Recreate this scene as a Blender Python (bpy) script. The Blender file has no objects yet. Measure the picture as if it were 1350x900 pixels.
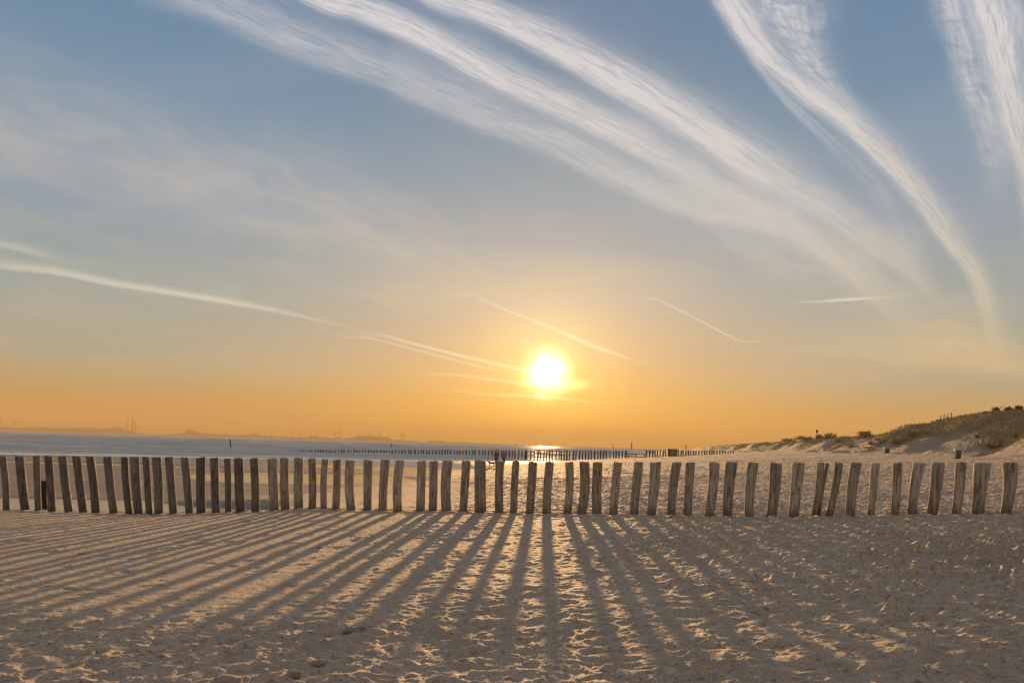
import bpy, bmesh, math, random
import numpy as np
from mathutils import Vector, Matrix

random.seed(7)
rng = np.random.default_rng(11)
scene = bpy.context.scene
col = scene.collection

# ------------------------------------------------------------------ camera
F, CX, HY, EYE = 975.0, 675.0, 585.7, 1.6          # focal length and horizon of the photograph in its own pixels
ROLL = math.radians(1.63)
CR, SR = math.cos(ROLL), math.sin(ROLL)
cam_d = bpy.data.cameras.new('camera')
cam_d.sensor_width = 36.0
cam_d.lens = 26.0
cam_d.shift_y = (HY - 450.0) / 1350.0
cam_d.clip_start = 0.05
cam_d.clip_end = 40000
cam = bpy.data.objects.new('camera', cam_d)
col.objects.link(cam)
cam.matrix_world = Matrix(((CR, -SR, 0, 0), (0, 0, -1, 0), (SR, CR, 0, EYE), (0, 0, 0, 1)))
scene.camera = cam

def ray(px, py):
    dx, dy = px - CX, HY - py
    return (dx * CR - dy * SR) / F, (dx * SR + dy * CR) / F     # x and z per metre of y

def at(px, py, Y):
    a, b = ray(px, py)
    return Vector((a * Y, Y, EYE + b * Y))

# ------------------------------------------------------------------ exposure
EXPO = 1.5
scene.view_settings.view_transform = 'Standard'
scene.view_settings.look = 'None'
scene.view_settings.gamma = 1.0
scene.view_settings.exposure = EXPO
scene.view_settings.use_curve_mapping = False
scene.render.engine = 'CYCLES'
scene.cycles.max_bounces = 6
scene.cycles.diffuse_bounces = 2
scene.cycles.glossy_bounces = 3
scene.cycles.volume_bounces = 0
scene.cycles.transparent_max_bounces = 8
scene.cycles.sample_clamp_indirect = 4.0
scene.cycles.use_denoising = True

# ------------------------------------------------------------------ sun
ax, az_ = ray(721.5, 491)
SUN_AZ = math.atan2(ax, 1.0)
SUN_EL = math.atan2(az_, math.hypot(ax, 1.0))
SUN_DIR = Vector((math.sin(SUN_AZ) * math.cos(SUN_EL), math.cos(SUN_AZ) * math.cos(SUN_EL), math.sin(SUN_EL)))
sun_d = bpy.data.lights.new('sun', 'SUN')
sun_d.energy = 5.0
sun_d.angle = math.radians(0.8)
sun_d.color = (1.0, 0.57, 0.23)
sun = bpy.data.objects.new('sun', sun_d)
col.objects.link(sun)
sun.rotation_euler = SUN_DIR.to_track_quat('Z', 'Y').to_euler()

# ------------------------------------------------------------------ small node language
class S:
    """a shader socket with arithmetic"""
    def __init__(s, nt, sock): s.nt, s.k = nt, sock
    def m(s, op, *o, clamp=False):
        n = s.nt.nodes.new('ShaderNodeMath'); n.operation = op; n.use_clamp = clamp
        for i, v in enumerate((s,) + o):
            if isinstance(v, S): s.nt.links.new(v.k, n.inputs[i])
            else: n.inputs[i].default_value = v
        return S(s.nt, n.outputs[0])
    def __add__(s, o): return s.m('ADD', o)
    def __radd__(s, o): return s.m('ADD', o)
    def __sub__(s, o): return s.m('SUBTRACT', o)
    def __rsub__(s, o): return s.m('MULTIPLY_ADD', -1.0, o)
    def __mul__(s, o): return s.m('MULTIPLY', o)
    def __rmul__(s, o): return s.m('MULTIPLY', o)
    def __truediv__(s, o): return s.m('DIVIDE', o)
    def clamp(s): return s.m('ADD', 0.0, clamp=True)
    def maprange(s, a, b, c=0.0, d=1.0, smooth=True):
        n = s.nt.nodes.new('ShaderNodeMapRange')
        n.interpolation_type = 'SMOOTHSTEP' if smooth else 'LINEAR'
        s.nt.links.new(s.k, n.inputs[0])
        for i, v in zip((1, 2, 3, 4), (a, b, c, d)): n.inputs[i].default_value = v
        return S(s.nt, n.outputs[0])

def combine(nt, x, y, z):
    n = nt.nodes.new('ShaderNodeCombineXYZ')
    for i, v in enumerate((x, y, z)):
        if isinstance(v, S): nt.links.new(v.k, n.inputs[i])
        else: n.inputs[i].default_value = v
    return n.outputs[0]

def noise(nt, vec, scale, detail=3, rough=0.5, dist=0.0, dim='3D'):
    n = nt.nodes.new('ShaderNodeTexNoise'); n.noise_dimensions = dim
    if vec is not None: nt.links.new(vec, n.inputs['Vector'])
    n.inputs['Scale'].default_value = scale; n.inputs['Detail'].default_value = detail
    n.inputs['Roughness'].default_value = rough; n.inputs['Distortion'].default_value = dist
    return S(nt, n.outputs[0])

def mixc(nt, fac, a, b, mode='MIX'):
    n = nt.nodes.new('ShaderNodeMix'); n.data_type = 'RGBA'; n.blend_type = mode; n.clamp_factor = True
    for sock, v in ((n.inputs[0], fac), (n.inputs[6], a), (n.inputs[7], b)):
        if isinstance(v, S): nt.links.new(v.k, sock)
        elif isinstance(v, bpy.types.NodeSocket): nt.links.new(v, sock)
        elif isinstance(v, (int, float)): sock.default_value = v
        else: sock.default_value = (*v[:3], 1.0)
    return n.outputs[2]

def ramp(nt, fac, stops, interp='LINEAR'):
    n = nt.nodes.new('ShaderNodeValToRGB'); n.color_ramp.interpolation = interp
    e = n.color_ramp.elements
    while len(e) > 1: e.remove(e[-1])
    e[0].position = stops[0][0]; e[0].color = (*stops[0][1], 1)
    for p, c in stops[1:]:
        k = e.new(p); k.color = (*c, 1)
    nt.links.new(fac.k if isinstance(fac, S) else fac, n.inputs[0])
    return n.outputs[0]

def lin(r, g, b):
    f = lambda v: (v / 255 / 12.92) if v <= 10 else ((v / 255 + 0.055) / 1.055) ** 2.4
    return (f(r), f(g), f(b))

# ------------------------------------------------------------------ sky
world = bpy.data.worlds.new('World')
scene.world = world
world.use_nodes = True
nt = world.node_tree
for n in list(nt.nodes): nt.nodes.remove(n)
tc = nt.nodes.new('ShaderNodeTexCoord')
sep = nt.nodes.new('ShaderNodeSeparateXYZ')
nt.links.new(tc.outputs['Generated'], sep.inputs[0])
X, Y_, Z = (S(nt, sep.outputs[i]) for i in range(3))
DEG = 180 / math.pi
EL = Z.m('ARCSINE') * DEG                     # elevation in degrees
AZ = X.m('ARCTAN2', Y_) * DEG                 # azimuth in degrees, 0 along the view, clockwise
dot = X * SUN_DIR.x + Y_ * SUN_DIR.y + Z * SUN_DIR.z
ANG = dot.m('MINIMUM', 0.9999999).m('ARCCOSINE') * DEG   # angle from the sun
elf = (EL / 40.0).clamp()
# clear sky by elevation, towards the sun and away from it
side = ramp(nt, elf, [(0.0, lin(206, 150, 90)), (0.03, lin(200, 151, 92)), (0.07, lin(178, 156, 112)), (0.13, lin(160, 167, 152)),
                      (0.25, lin(143, 166, 167)), (0.40, lin(130, 155, 176)), (0.55, lin(108, 145, 173)), (0.68, lin(92, 135, 168)),
                      (0.85, lin(86, 126, 166)), (1.0, lin(84, 122, 162))])
front = ramp(nt, elf, [(0.0, lin(255, 176, 40)), (0.04, lin(255, 180, 48)), (0.09, lin(238, 180, 92)), (0.17, lin(214, 182, 138)),
                       (0.27, lin(192, 182, 166)), (0.37, lin(160, 170, 174)), (0.50, lin(134, 156, 171)), (0.65, lin(108, 138, 163)),
                       (0.80, lin(94, 128, 164)), (1.0, lin(84, 122, 162))])
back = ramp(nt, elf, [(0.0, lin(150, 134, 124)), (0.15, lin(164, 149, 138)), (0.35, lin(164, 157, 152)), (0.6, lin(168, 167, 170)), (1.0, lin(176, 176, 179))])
daz = AZ - SUN_AZ * DEG
w_front = (daz.m('ABSOLUTE') / 19.0).m('POWER', 2.0).m('MULTIPLY', -1.0).m('EXPONENT')
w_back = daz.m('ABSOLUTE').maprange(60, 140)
skyc = mixc(nt, w_front, side, front)
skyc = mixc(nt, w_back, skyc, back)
skyc = mixc(nt, EL.maprange(38, 68), skyc, lin(188, 186, 186))  # overhead sky, out of view, brightened to add fill in the shade
# fold in the physical sky for its hue drift across the dome
nish = nt.nodes.new('ShaderNodeTexSky'); nish.sky_type = 'NISHITA'; nish.sun_disc = False
nish.sun_elevation = SUN_EL; nish.sun_rotation = SUN_AZ
nish.air_density = 1.2; nish.dust_density = 1.5
nish_s = mixc(nt, 1.0, nish.outputs[0], (0.1, 0.1, 0.1), 'MULTIPLY')
nish_n = mixc(nt, 1.0, nish_s, (2.4, 2.4, 2.4), 'MULTIPLY')
skyc = mixc(nt, 0.02, skyc, nish_n)
# uneven thin veil
pl = combine(nt, AZ * 0.02, EL * 0.07, 0.0)
veil = noise(nt, pl, 2.2, 5, 0.55, 0.6).maprange(0.42, 0.75)
skyc = mixc(nt, veil * EL.maprange(3, 12) * 0.08, skyc, lin(205, 200, 192))
veil_w = noise(nt, combine(nt, AZ * 0.03 + 4.0, EL * 0.16, 2.0), 3.2, 5, 0.6, 0.4).maprange(0.45, 0.72)
skyc = mixc(nt, veil_w * EL.maprange(1.5, 5) * EL.maprange(22, 11) * 0.12, skyc, lin(232, 208, 168))

def azel(px, py):
    a, b = ray(px, py)
    return math.degrees(math.atan(a)), math.degrees(math.atan2(b, math.hypot(a, 1)))

A0, A1, E0, E1 = -45.0, 45.0, 0.0, 45.0
PX = 0.0555                                  # degrees per photograph pixel, about
T_az = ((AZ - A0) * (1 / (A1 - A0))).clamp()
T_el = ((EL - E0) * (1 / (E1 - E0))).clamp()
infront = Y_.maprange(0.0, 0.2)
wob = noise(nt, combine(nt, AZ * 0.25, EL * 0.5, 0.0), 0.8, 6, 0.62) - 0.5
wob2 = noise(nt, combine(nt, AZ * 1.0, EL * 1.0, 3.0), 1.1, 5, 0.6) - 0.5
RIP = S(nt, None)
def make_ripple():
    wv = noise(nt, combine(nt, AZ * 0.30, EL * 0.30, 5.0), 1.0, 3, 0.5) - 0.5
    v = combine(nt, AZ * 0.50 + wv * 1.5, (EL + AZ * 0.30 + wv * 2.0) * 2.4, 0.0)
    return noise(nt, v, 1.15, 4, 0.55).maprange(0.42, 0.66)
RIP = make_ripple()

def streak(pts, steep=False, ripple=0.0, feather=1.7, fibre=0.30, k=0.0):
    """pts: (px, py, halfwidth px, strength). A band of cirrus whose spine is a curve of azimuth and elevation."""
    rows = []
    for (px, py, hw, st) in pts:
        a, e = azel(px, py)
        u, v = ((e - E0) / (E1 - E0), (a - A0) / (A1 - A0)) if steep else ((a - A0) / (A1 - A0), (e - E0) / (E1 - E0))
        rows.append((u, v, hw * PX * (0.72 if hw > 9 and hw < 35 and st > 0 else 1.0) / 5.0, st))
    rows.sort()
    n = nt.nodes.new('ShaderNodeRGBCurve')
    for c in range(3):
        cv = n.mapping.curves[c]
        vals = [(r[0], r[1 + c]) for r in rows]
        if c == 2:                               # strength fades to zero past both ends
            vals = [(vals[0][0] - 0.03, 0.0)] + vals + [(vals[-1][0] + 0.03, 0.0)]
        cv.points[0].location = vals[0]; cv.points[1].location = vals[-1]
        for p in vals[1:-1]: cv.points.new(*p)
    n.mapping.extend = 'HORIZONTAL'
    n.mapping.update()
    t, v = (T_el, T_az) if steep else (T_az, T_el)
    nt.links.new(combine(nt, t, t, t), n.inputs['Color'])
    sp = nt.nodes.new('ShaderNodeSeparateXYZ'); nt.links.new(n.outputs[0], sp.inputs[0])
    c, w, st = (S(nt, sp.outputs[i]) for i in range(3))
    span = (A1 - A0) if steep else (E1 - E0)
    d = (v - c) * span / (w * 5.0 + 0.002)       # signed distance in halfwidths
    d = d + wob * (0.7 * fibre / 0.30)
    pos = d.m('MAXIMUM', 0.0) * (1.0 / feather); neg = d.m('MINIMUM', 0.0)
    g = ((pos * pos + neg * neg * neg.m('ABSOLUTE')) * -1.0).m('EXPONENT')
    fib = noise(nt, combine(nt, t * 9.0, d * 1.1, k + 1.7), 1.6, 5, 0.6)
    fib2 = noise(nt, combine(nt, t * 22.0, d * 2.6, k + 9.1), 2.0, 5, 0.65)
    g = g * (0.62 + fib2.maprange(0.30, 0.62) * 0.45) if 0.25 < fibre < 0.45 else g
    g = g * (1.0 - fibre) + g * fib.maprange(0.34, 0.66) * (fibre * 1.5)
    if ripple: g = g * (1.0 - RIP * ripple)
    return (g * st * infront * 1.25).clamp()

bands = [
 # long fan of spread contrails, upper left to lower right
 (streak([(380, -20, 12, .8), (422, 0, 14, .9), (475, 15, 15, .95), (555, 49, 16, .95), (644, 98, 18, .92), (733, 138, 19, .85), (800, 169, 20, .7), (883, 212, 22, .55), (950, 249, 20, .42), (1020, 278, 14, .3)], feather=1.6, k=1), 0),
 (streak([(540, -20, 14, .8), (578, -2, 16, .9), (644, 22, 18, .9), (711, 53, 21, .95), (800, 100, 25, .95), (905, 162, 28, .92), (972, 208, 30, .9), (1060, 258, 26, .7), (1128, 302, 24, .5), (1200, 352, 22, .35), (1240, 400, 18, .1)], feather=1.5, k=4), 0),
 (streak([(230, -15, 30, .3), (289, 9, 28, .36), (378, 50, 26, .4), (467, 84, 22, .42), (555, 120, 22, .42), (644, 158, 22, .42), (733, 190, 24, .45), (839, 246, 24, .45), (928, 275, 22, .4), (1017, 302, 22, .4), (1110, 350, 22, .2)], feather=1.8, k=7), 0),
 (streak([(560, 70, 60, .12), (700, 150, 50, .1), (800, 200, 55, .18), (900, 245, 60, .3), (1000, 290, 60, .36), (1100, 335, 50, .32), (1180, 380, 45, .2)], feather=1.2, k=9, fibre=0.5), 0),
 (streak([(960, 285, 12, .35), (1030, 300, 14, .45), (1080, 330, 14, .45), (1130, 370, 16, .3), (1180, 420, 20, .12)], feather=2.4, k=15), 0),
 # steep bands on the right
 (streak([(945, -25, 22, .9), (963, 9, 24, .92), (999, 62, 24, .9), (1061, 120, 23, .85), (1128, 172, 23, .85), (1172, 215, 20, .8), (1217, 267, 18, .75), (1255, 322, 15, .7), (1283, 360, 12, .6), (1297, 400, 11, .45), (1311, 450, 14, .3), (1316, 470, 16, .1)], steep=True, feather=1.5, k=20), 0),
 (streak([(1030, -25, 38, .6), (1040, 20, 36, .62), (1061, 60, 32, .62), (1090, 107, 24, .5), (1125, 150, 16, .25)], steep=True, ripple=.42, feather=1.0, k=24), 0),
 (streak([(1000, 80, 14, .3), (1040, 130, 16, .3), (1090, 180, 16, .25), (1150, 240, 20, .18), (1200, 320, 22, .15)], steep=True, feather=1.0, k=26, fibre=.6), 0),
 (streak([(1248, -25, 30, .5), (1256, 10, 28, .5), (1274, 67, 26, .52), (1295, 133, 26, .5), (1312, 190, 24, .42), (1316, 240, 20, .2)], steep=True, ripple=.40, feather=1.1, k=30), 0),
 (streak([(1293, -25, 24, .85), (1300, 10, 24, .85), (1319, 80, 20, .85), (1337, 156, 18, .8), (1352, 220, 16, .7), (1366, 290, 14, .5)], steep=True, feather=2.0, k=34), 0),
 # soft warm veils low on the right and faint ones on the left
 (streak([(1000, 462, 16, .1), (1100, 458, 22, .3), (1180, 462, 26, .45), (1260, 462, 30, .6), (1320, 478, 20, .5), (1380, 492, 16, .3)], feather=2.0, k=40, fibre=.2), 1),
 (streak([(-40, 165, 44, .28), (150, 205, 50, .36), (300, 250, 50, .40), (450, 295, 44, .42), (560, 335, 38, .40), (650, 385, 34, .25)], feather=1.3, k=44, fibre=.5), 1),
 (streak([(480, 385, 16, .12), (540, 395, 22, .3), (640, 385, 26, .2), (760, 375, 26, .28), (900, 378, 22, .15)], feather=1.4, k=48, fibre=.6), 1),
 # thin contrails
 (streak([(-30, 344, 3, .35), (0, 350, 3.6, .4), (70, 358, 3.4, .5), (150, 374, 3.4, .6), (220, 385, 3.2, .6), (300, 398, 3.0, .55), (370, 411, 2.4, .4), (440, 427, 1.7, .18), (500, 440, 1.2, .05), (560, 456, 1.2, .08), (640, 476, 1.2, .1)], feather=1.6, k=50, fibre=.16), 2),
 (streak([(-30, 316, 3, .25), (0, 322, 3, .3), (40, 331, 4, .25), (75, 342, 4, .1)], feather=1.6, k=52, fibre=.2), 2),
 (streak([(505, 442, 1.6, .3), (560, 457, 1.5, .8), (620, 472, 1.7, .95), (690, 488, 1.5, .9)], feather=1.3, k=54, fibre=.1), 2),
 (streak([(490, 446, 1.1, .4), (560, 464, 1.2, .5), (600, 475, 1.2, .55), (645, 486, 1.1, .4)], feather=1.3, k=56, fibre=.1), 2),
 (streak([(626, 389, 1.5, .3), (665, 408, 1.4, .6), (700, 421, 1.6, .65), (740, 438, 2.3, .8), (780, 455, 2.6, .95), (810, 466, 1.6, .7), (840, 477, 1., .3)], feather=1.3, k=58, fibre=.15), 2),
 (streak([(866, 394, .9, .45), (910, 416, 1.0, .65), (950, 437, 1.0, .6), (976, 450, .9, .4)], feather=1.2, k=60, fibre=.1), 2),
 (streak([(1088, 397, 1.2, .6), (1115, 395, 1.5, .85), (1150, 393, 1.2, .45)], feather=1.2, k=62, fibre=.1), 2),
 (streak([(590, 514, 1.4, .25), (650, 520, 1.8, .6), (700, 522, 2.2, .9), (745, 526, 1.8, .8), (785, 531, 1.4, .3)], feather=1.2, k=64, fibre=.1), 2),
 (streak([(600, 494, 1.4, .4), (650, 500, 2, .6), (690, 506, 2, .6)], feather=1.2, k=66, fibre=.1), 2),
]
cloud_hi = ramp(nt, elf, [(0.0, lin(252, 214, 150)), (0.2, lin(232, 214, 180)), (0.4, lin(212, 208, 200)), (0.65, lin(222, 218, 217)), (1.0, lin(220, 217, 218))])
cloud_lo = ramp(nt, elf, [(0.0, lin(240, 196, 130)), (0.2, lin(224, 202, 158)), (0.4, lin(204, 198, 186)), (1.0, lin(190, 190, 194))])
trail = ramp(nt, elf, [(0.0, lin(255, 226, 140)), (0.13, lin(255, 238, 190)), (0.25, lin(232, 224, 205)), (1.0, lin(215, 210, 205))])
for dens, kind in bands:
    skyc = mixc(nt, dens * (0.92 if kind == 0 else 0.85), skyc, (cloud_hi, cloud_lo, trail)[kind])
# aureole and the blown-out sun seen through haze
dx_ = daz * 1.0; dy_ = EL - SUN_EL * DEG
lobe = noise(nt, combine(nt, dx_ * 0.6, dy_ * 0.6, 0.0), 1.0, 2, 0.5) - 0.5
def gauss(scale, power=2.0, warp=0.0):
    a = ANG + lobe * warp if warp else ANG
    return (a.m('MAXIMUM', 0.0) / scale).m('POWER', power).m('MULTIPLY', -1.0).m('EXPONENT')
def add_glow(base, g, colr, k):
    return mixc(nt, 1.0, base, mixc(nt, g, (0, 0, 0), tuple(v * k for v in colr)), 'ADD')
skyc = add_glow(skyc, gauss(9.0, 1.5), (0.20, 0.10, 0.03), 1.0)
skyc = add_glow(skyc, gauss(3.7, 1.5), (0.62, 0.46, 0.08), 1.0)
skyc = add_glow(skyc, gauss(1.30, 2.3, 1.3), (4.2, 3.7, 1.9), 1.0)
tail = ((daz - 1.5) * (daz - 1.5) * 0.55 + (dy_ + 0.85) * (dy_ + 0.85) * 7.0).m('MULTIPLY', -1.0).m('EXPONENT')
skyc = add_glow(skyc, tail, (1.1, .95, .35), 1.0)
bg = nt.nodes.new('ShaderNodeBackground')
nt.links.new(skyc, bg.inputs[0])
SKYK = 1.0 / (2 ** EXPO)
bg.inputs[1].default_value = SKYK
wout = nt.nodes.new('ShaderNodeOutputWorld')
nt.links.new(bg.outputs[0], wout.inputs[0])

# ------------------------------------------------------------------ object helpers
def tag(o, label=None, cat=None, group=None, kind=None):
    if label: o['label'] = label
    if cat: o['category'] = cat
    if group: o['group'] = group
    if kind: o['kind'] = kind
    return o

def empty(name, loc, label=None, cat=None, group=None, rz=0.0):
    o = bpy.data.objects.new(name, None)
    o.empty_display_size = 0.2
    col.objects.link(o); o.location = loc; o.rotation_euler = (0, 0, rz)
    return tag(o, label, cat, group)

def link(name, me, mat=None, parent=None, loc=(0, 0, 0)):
    o = bpy.data.objects.new(name, me)
    col.objects.link(o); o.location = loc
    if mat and not me.materials: me.materials.append(mat)
    if parent: o.parent = parent
    return o

def from_bm(bm, name, smooth=False):
    me = bpy.data.meshes.new(name)
    bm.normal_update(); bm.to_mesh(me); bm.free()
    if smooth: me.shade_smooth()
    return me

def grid_mesh(name, XX, YY, ZZ, attrs=None):
    nr, nc = XX.shape
    co = np.stack([XX, YY, ZZ], -1).reshape(-1, 3).astype(np.float32)
    i = np.arange(nr * nc).reshape(nr, nc)
    q = np.stack([i[:-1, :-1], i[:-1, 1:], i[1:, 1:], i[1:, :-1]], -1).reshape(-1, 4).astype(np.int32)
    me = bpy.data.meshes.new(name)
    me.vertices.add(len(co)); me.vertices.foreach_set('co', co.ravel())
    me.loops.add(q.size); me.loops.foreach_set('vertex_index', q.ravel())
    me.polygons.add(len(q)); me.polygons.foreach_set('loop_start', np.arange(0, q.size, 4, dtype=np.int32))
    me.update()
    me.shade_smooth()
    for k, v in (attrs or {}).items():
        a = me.attributes.new(k, 'FLOAT', 'POINT'); a.data.foreach_set('value', v.ravel().astype(np.float32))
    return me

def tri_mesh(name, V, Fc):
    V = np.asarray(V, np.float32); Fc = np.asarray(Fc, np.int32)
    me = bpy.data.meshes.new(name)
    me.vertices.add(len(V)); me.vertices.foreach_set('co', V.ravel())
    me.loops.add(Fc.size); me.loops.foreach_set('vertex_index', Fc.ravel())
    me.polygons.add(len(Fc)); me.polygons.foreach_set('loop_start', np.arange(0, Fc.size, Fc.shape[1], dtype=np.int32))
    me.update()
    return me

def box(bm, c, s, rot=None):
    r = bmesh.ops.create_cube(bm, size=1.0)
    M = Matrix.Translation(c) @ (rot.to_4x4() if rot else Matrix()) @ Matrix.Diagonal((*s, 1))
    bmesh.ops.transform(bm, matrix=M, verts=r['verts'])
    return r['verts']

def tube(bm, a, b, r0, r1, n=8):
    a, b = Vector(a), Vector(b); d = b - a
    q = d.to_track_quat('Z', 'Y')
    r = bmesh.ops.create_cone(bm, cap_ends=True, segments=n, radius1=r0, radius2=r1, depth=d.length)
    bmesh.ops.transform(bm, matrix=Matrix.Translation((a + b) / 2) @ q.to_matrix().to_4x4(), verts=r['verts'])

# ------------------------------------------------------------------ noise in numpy
def sm(t): return t * t * (3 - 2 * t)
def sstep(a, b, x): return sm(np.clip((x - a) / (b - a), 0, 1))
_tab = rng.random((256, 256)).astype(np.float32)
def vnoise(x, y, seed=0):
    x = x + seed * 17.31; y = y + seed * 9.77
    xi = np.floor(x).astype(np.int64); yi = np.floor(y).astype(np.int64)
    fx = sm(x - xi); fy = sm(y - yi)
    a = _tab[xi & 255, yi & 255]; b = _tab[(xi + 1) & 255, yi & 255]
    c = _tab[xi & 255, (yi + 1) & 255]; d = _tab[(xi + 1) & 255, (yi + 1) & 255]
    return (a * (1 - fx) + b * fx) * (1 - fy) + (c * (1 - fx) + d * fx) * fy - 0.5
def fbm(x, y, octv=4, seed=0, gain=0.5):
    s = 0; a = 1.0
    for i in range(octv):
        s = s + a * vnoise(x * 2 ** i * 1.03 + i * 3.7, y * 2 ** i * 0.98 - i * 1.9, seed + i); a *= gain
    return s
_h = [rng.random((512, 512)).astype(np.float32) for _ in range(6)]
def dents(x, y, cell, seed, prob, aniso=1.8):
    """hollows with pushed-up rims, one per cell at most: footprints and scuffs; returns height in units of depth"""
    gx, gy = x / cell, y / cell
    ix = np.floor(gx).astype(np.int64); iy = np.floor(gy).astype(np.int64)
    out = np.zeros_like(x)
    for ox in (-1, 0, 1):
        for oy in (-1, 0, 1):
            cx, cy = ix + ox, iy + oy
            a, b = (cx + seed * 37) & 511, (cy + seed * 61) & 511
            px = cx + 0.15 + 0.7 * _h[0][a, b]; py = cy + 0.15 + 0.7 * _h[1][a, b]
            th = _h[2][a, b] * np.pi
            rr = 0.20 + 0.22 * _h[3][a, b]
            on = (_h[4][a, b] < prob)
            dp = 0.5 + 0.9 * _h[5][a, b]
            dx, dy = gx - px, gy - py
            u = (dx * np.cos(th) + dy * np.sin(th)) / (rr * aniso ** 0.5)
            v = (-dx * np.sin(th) + dy * np.cos(th)) / (rr / aniso ** 0.5)
            q2 = u * u + v * v
            q = np.sqrt(q2)
            h = -np.exp(-q2 * q2 * 0.9) + 0.55 * np.exp(-((q - 1.4) / 0.33) ** 2) * (0.7 + 0.5 * u / (1 + q))
            out += np.where(on, h * dp, 0)
    return out

def cups(x, y, cell, seed, aniso=1.25):
    """trodden crust: shallow bowls that meet in thin raised rims; 0 in the bowl, 1 on the rim"""
    gx, gy = x / cell, y / cell * aniso
    ix = np.floor(gx).astype(np.int64); iy = np.floor(gy).astype(np.int64)
    f1 = np.full_like(x, 9.0); dep = np.ones_like(x)
    for ox in (-1, 0, 1):
        for oy in (-1, 0, 1):
            cx, cy = ix + ox, iy + oy
            a, b = (cx + seed * 53) & 511, (cy + seed * 29) & 511
            d = (gx - cx - _h[0][a, b]) ** 2 + (gy - cy - _h[1][a, b]) ** 2
            d = d * (0.75 + 0.6 * _h[3][a, b])
            near = d < f1
            dep = np.where(near, 0.35 + 1.1 * _h[4][a, b] ** 1.5, dep)
            f1 = np.where(near, d, f1)
    return (np.minimum(f1, 0.9) - 0.35) * dep

# ------------------------------------------------------------------ the near row of posts (read from the photograph)
# bottom x, bottom y, top x, top y, width px
POSTS = [
 (8.5,672,4.2,601,7.8),(33.6,672.8,25,601,10.4),(50.4,673.6,47.2,600.5,8.1),(69,674,64.6,600.8,9.4),(91,675,83,601,9.8),
 (110,675.5,102,601,10),(126.6,676,120,601.3,10.2),(150,677,141.7,601.5,10.2),(170.4,677.4,165,602,8.4),(183,677.7,176.6,602,11.3),
 (197,677.8,191.8,602,8.5),(209.3,678,206.5,602,11.3),(228.8,678,222,602,10.4),(249.6,677.7,244.3,602.5,10),(265.4,677,265,602.5,11),
 (285,676,282.2,603,10.6),(301,675.5,299,604,8.1),(317,675,314.6,603.6,11.7),(337,674.5,335.3,603.5,9.8),(361.4,673.6,358.8,603.7,11.7),
 (376.5,673,375.6,603.5,11),(393.7,672.3,393.7,603,12),(411.5,672,411.3,603.6,9.8),(427,671.7,429,604.8,8.3),(442.5,671.9,443.6,605.5,9.6),
 (463,672,462,606,11.7),(484.4,672.3,486,606,11.5),(504.4,673,508,605.6,11.2),(524.6,673.6,527.4,606.4,11.6),(554,674.5,555.8,607,12),
 (570.5,674.3,571.8,607.2,11),(589,674.1,590.4,606.6,13),(610.6,674.3,614.4,607.4,11.4),(633.6,675,633,606.2,14.4),(658,675.5,659,607.6,10.8),
 (677,675.7,680.3,607.8,9.8),(698.3,676.4,702.6,608.2,11.2),(720.5,676.6,725,608.4,11),(747.7,677,750.4,608.6,10.6),(766.3,677.4,770,608.4,12.8),
 (786.7,677.5,788,609,12.5),(808.8,677.7,814.6,608.6,11),(835.7,678,842.7,608.8,12),(858.4,679,864.6,608.6,14),(885.2,679,892.2,609,12.2),
 (906,679.1,910.7,609,12),(935,679.6,941.7,609,13.4),(959,679.6,965.5,609,14.6),(987.8,679.6,994,609.2,13.8),(1017,679.4,1022.7,609.6,15.2),
 (1046,679.2,1053.5,609.4,15.2),(1073.3,679,1083,609.4,8.6),(1093,678.5,1105,609.6,10.4),(1121,678.2,1128.5,609.4,13),(1148,677.6,1153.5,610,10.4),
 (1179.5,677.4,1182.8,609.4,11.4),(1202.4,677.4,1210.6,609.3,13),(1228.6,676.9,1236.8,609.3,14.4),(1260,676.7,1267.3,609,12.6),
 (1289,676.3,1296.2,609.6,16.5),(1326,675.2,1332,609.2,15.4)]
def row_depth(px, py):
    return 17.3 / (1 + 0.29 * ray(px, py)[0])
post_xyz = [at(b[0], b[1], row_depth(b[0], b[1])) for b in POSTS]
PXs = np.array([p.x for p in post_xyz]); PZs = np.array([p.z for p in post_xyz])
order = np.argsort(PXs); PXs, PZs = PXs[order], PZs[order]

# ------------------------------------------------------------------ terrain
WATER = -0.95
def x_w(y): return np.interp(y, [0, 20, 30, 45, 79, 130, 200, 400, 1000, 4000, 9000], [-20, -17.4, -13, -9, -6.5, 10, 28, 75, 190, 900, 2000])
def slope(y): return np.interp(y, [0, 20, 73, 130, 200, 400], [.052, .052, .047, .070, .06, .05])
def shore_y(x): return np.interp(x, [-400, -54, -17, 3, 14], [60, 77, 95, 118, 138]) + 2.2 * vnoise(x * .07, x * 0 + 3.3, 5)
def row_y(x): return 17.3 - 0.29 * x
def foot_x(y): return np.interp(y, [0, 40, 73, 100, 130, 200, 300, 420, 1000, 4000], [40, 44, 50, 54, 57, 68, 90, 112, 245, 1000])
def crest_h(y): return np.interp(y, [0, 60, 85, 100, 115, 130, 150, 165, 200, 230, 290, 330, 400, 460, 600, 1000, 4000], [10, 9.4, 8.9, 9.0, 8.3, 7.4, 6.5, 5.6, 4.9, 4.7, 3.7, 3.6, 5.0, 5.8, 5.5, 5.5, 4.])

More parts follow.
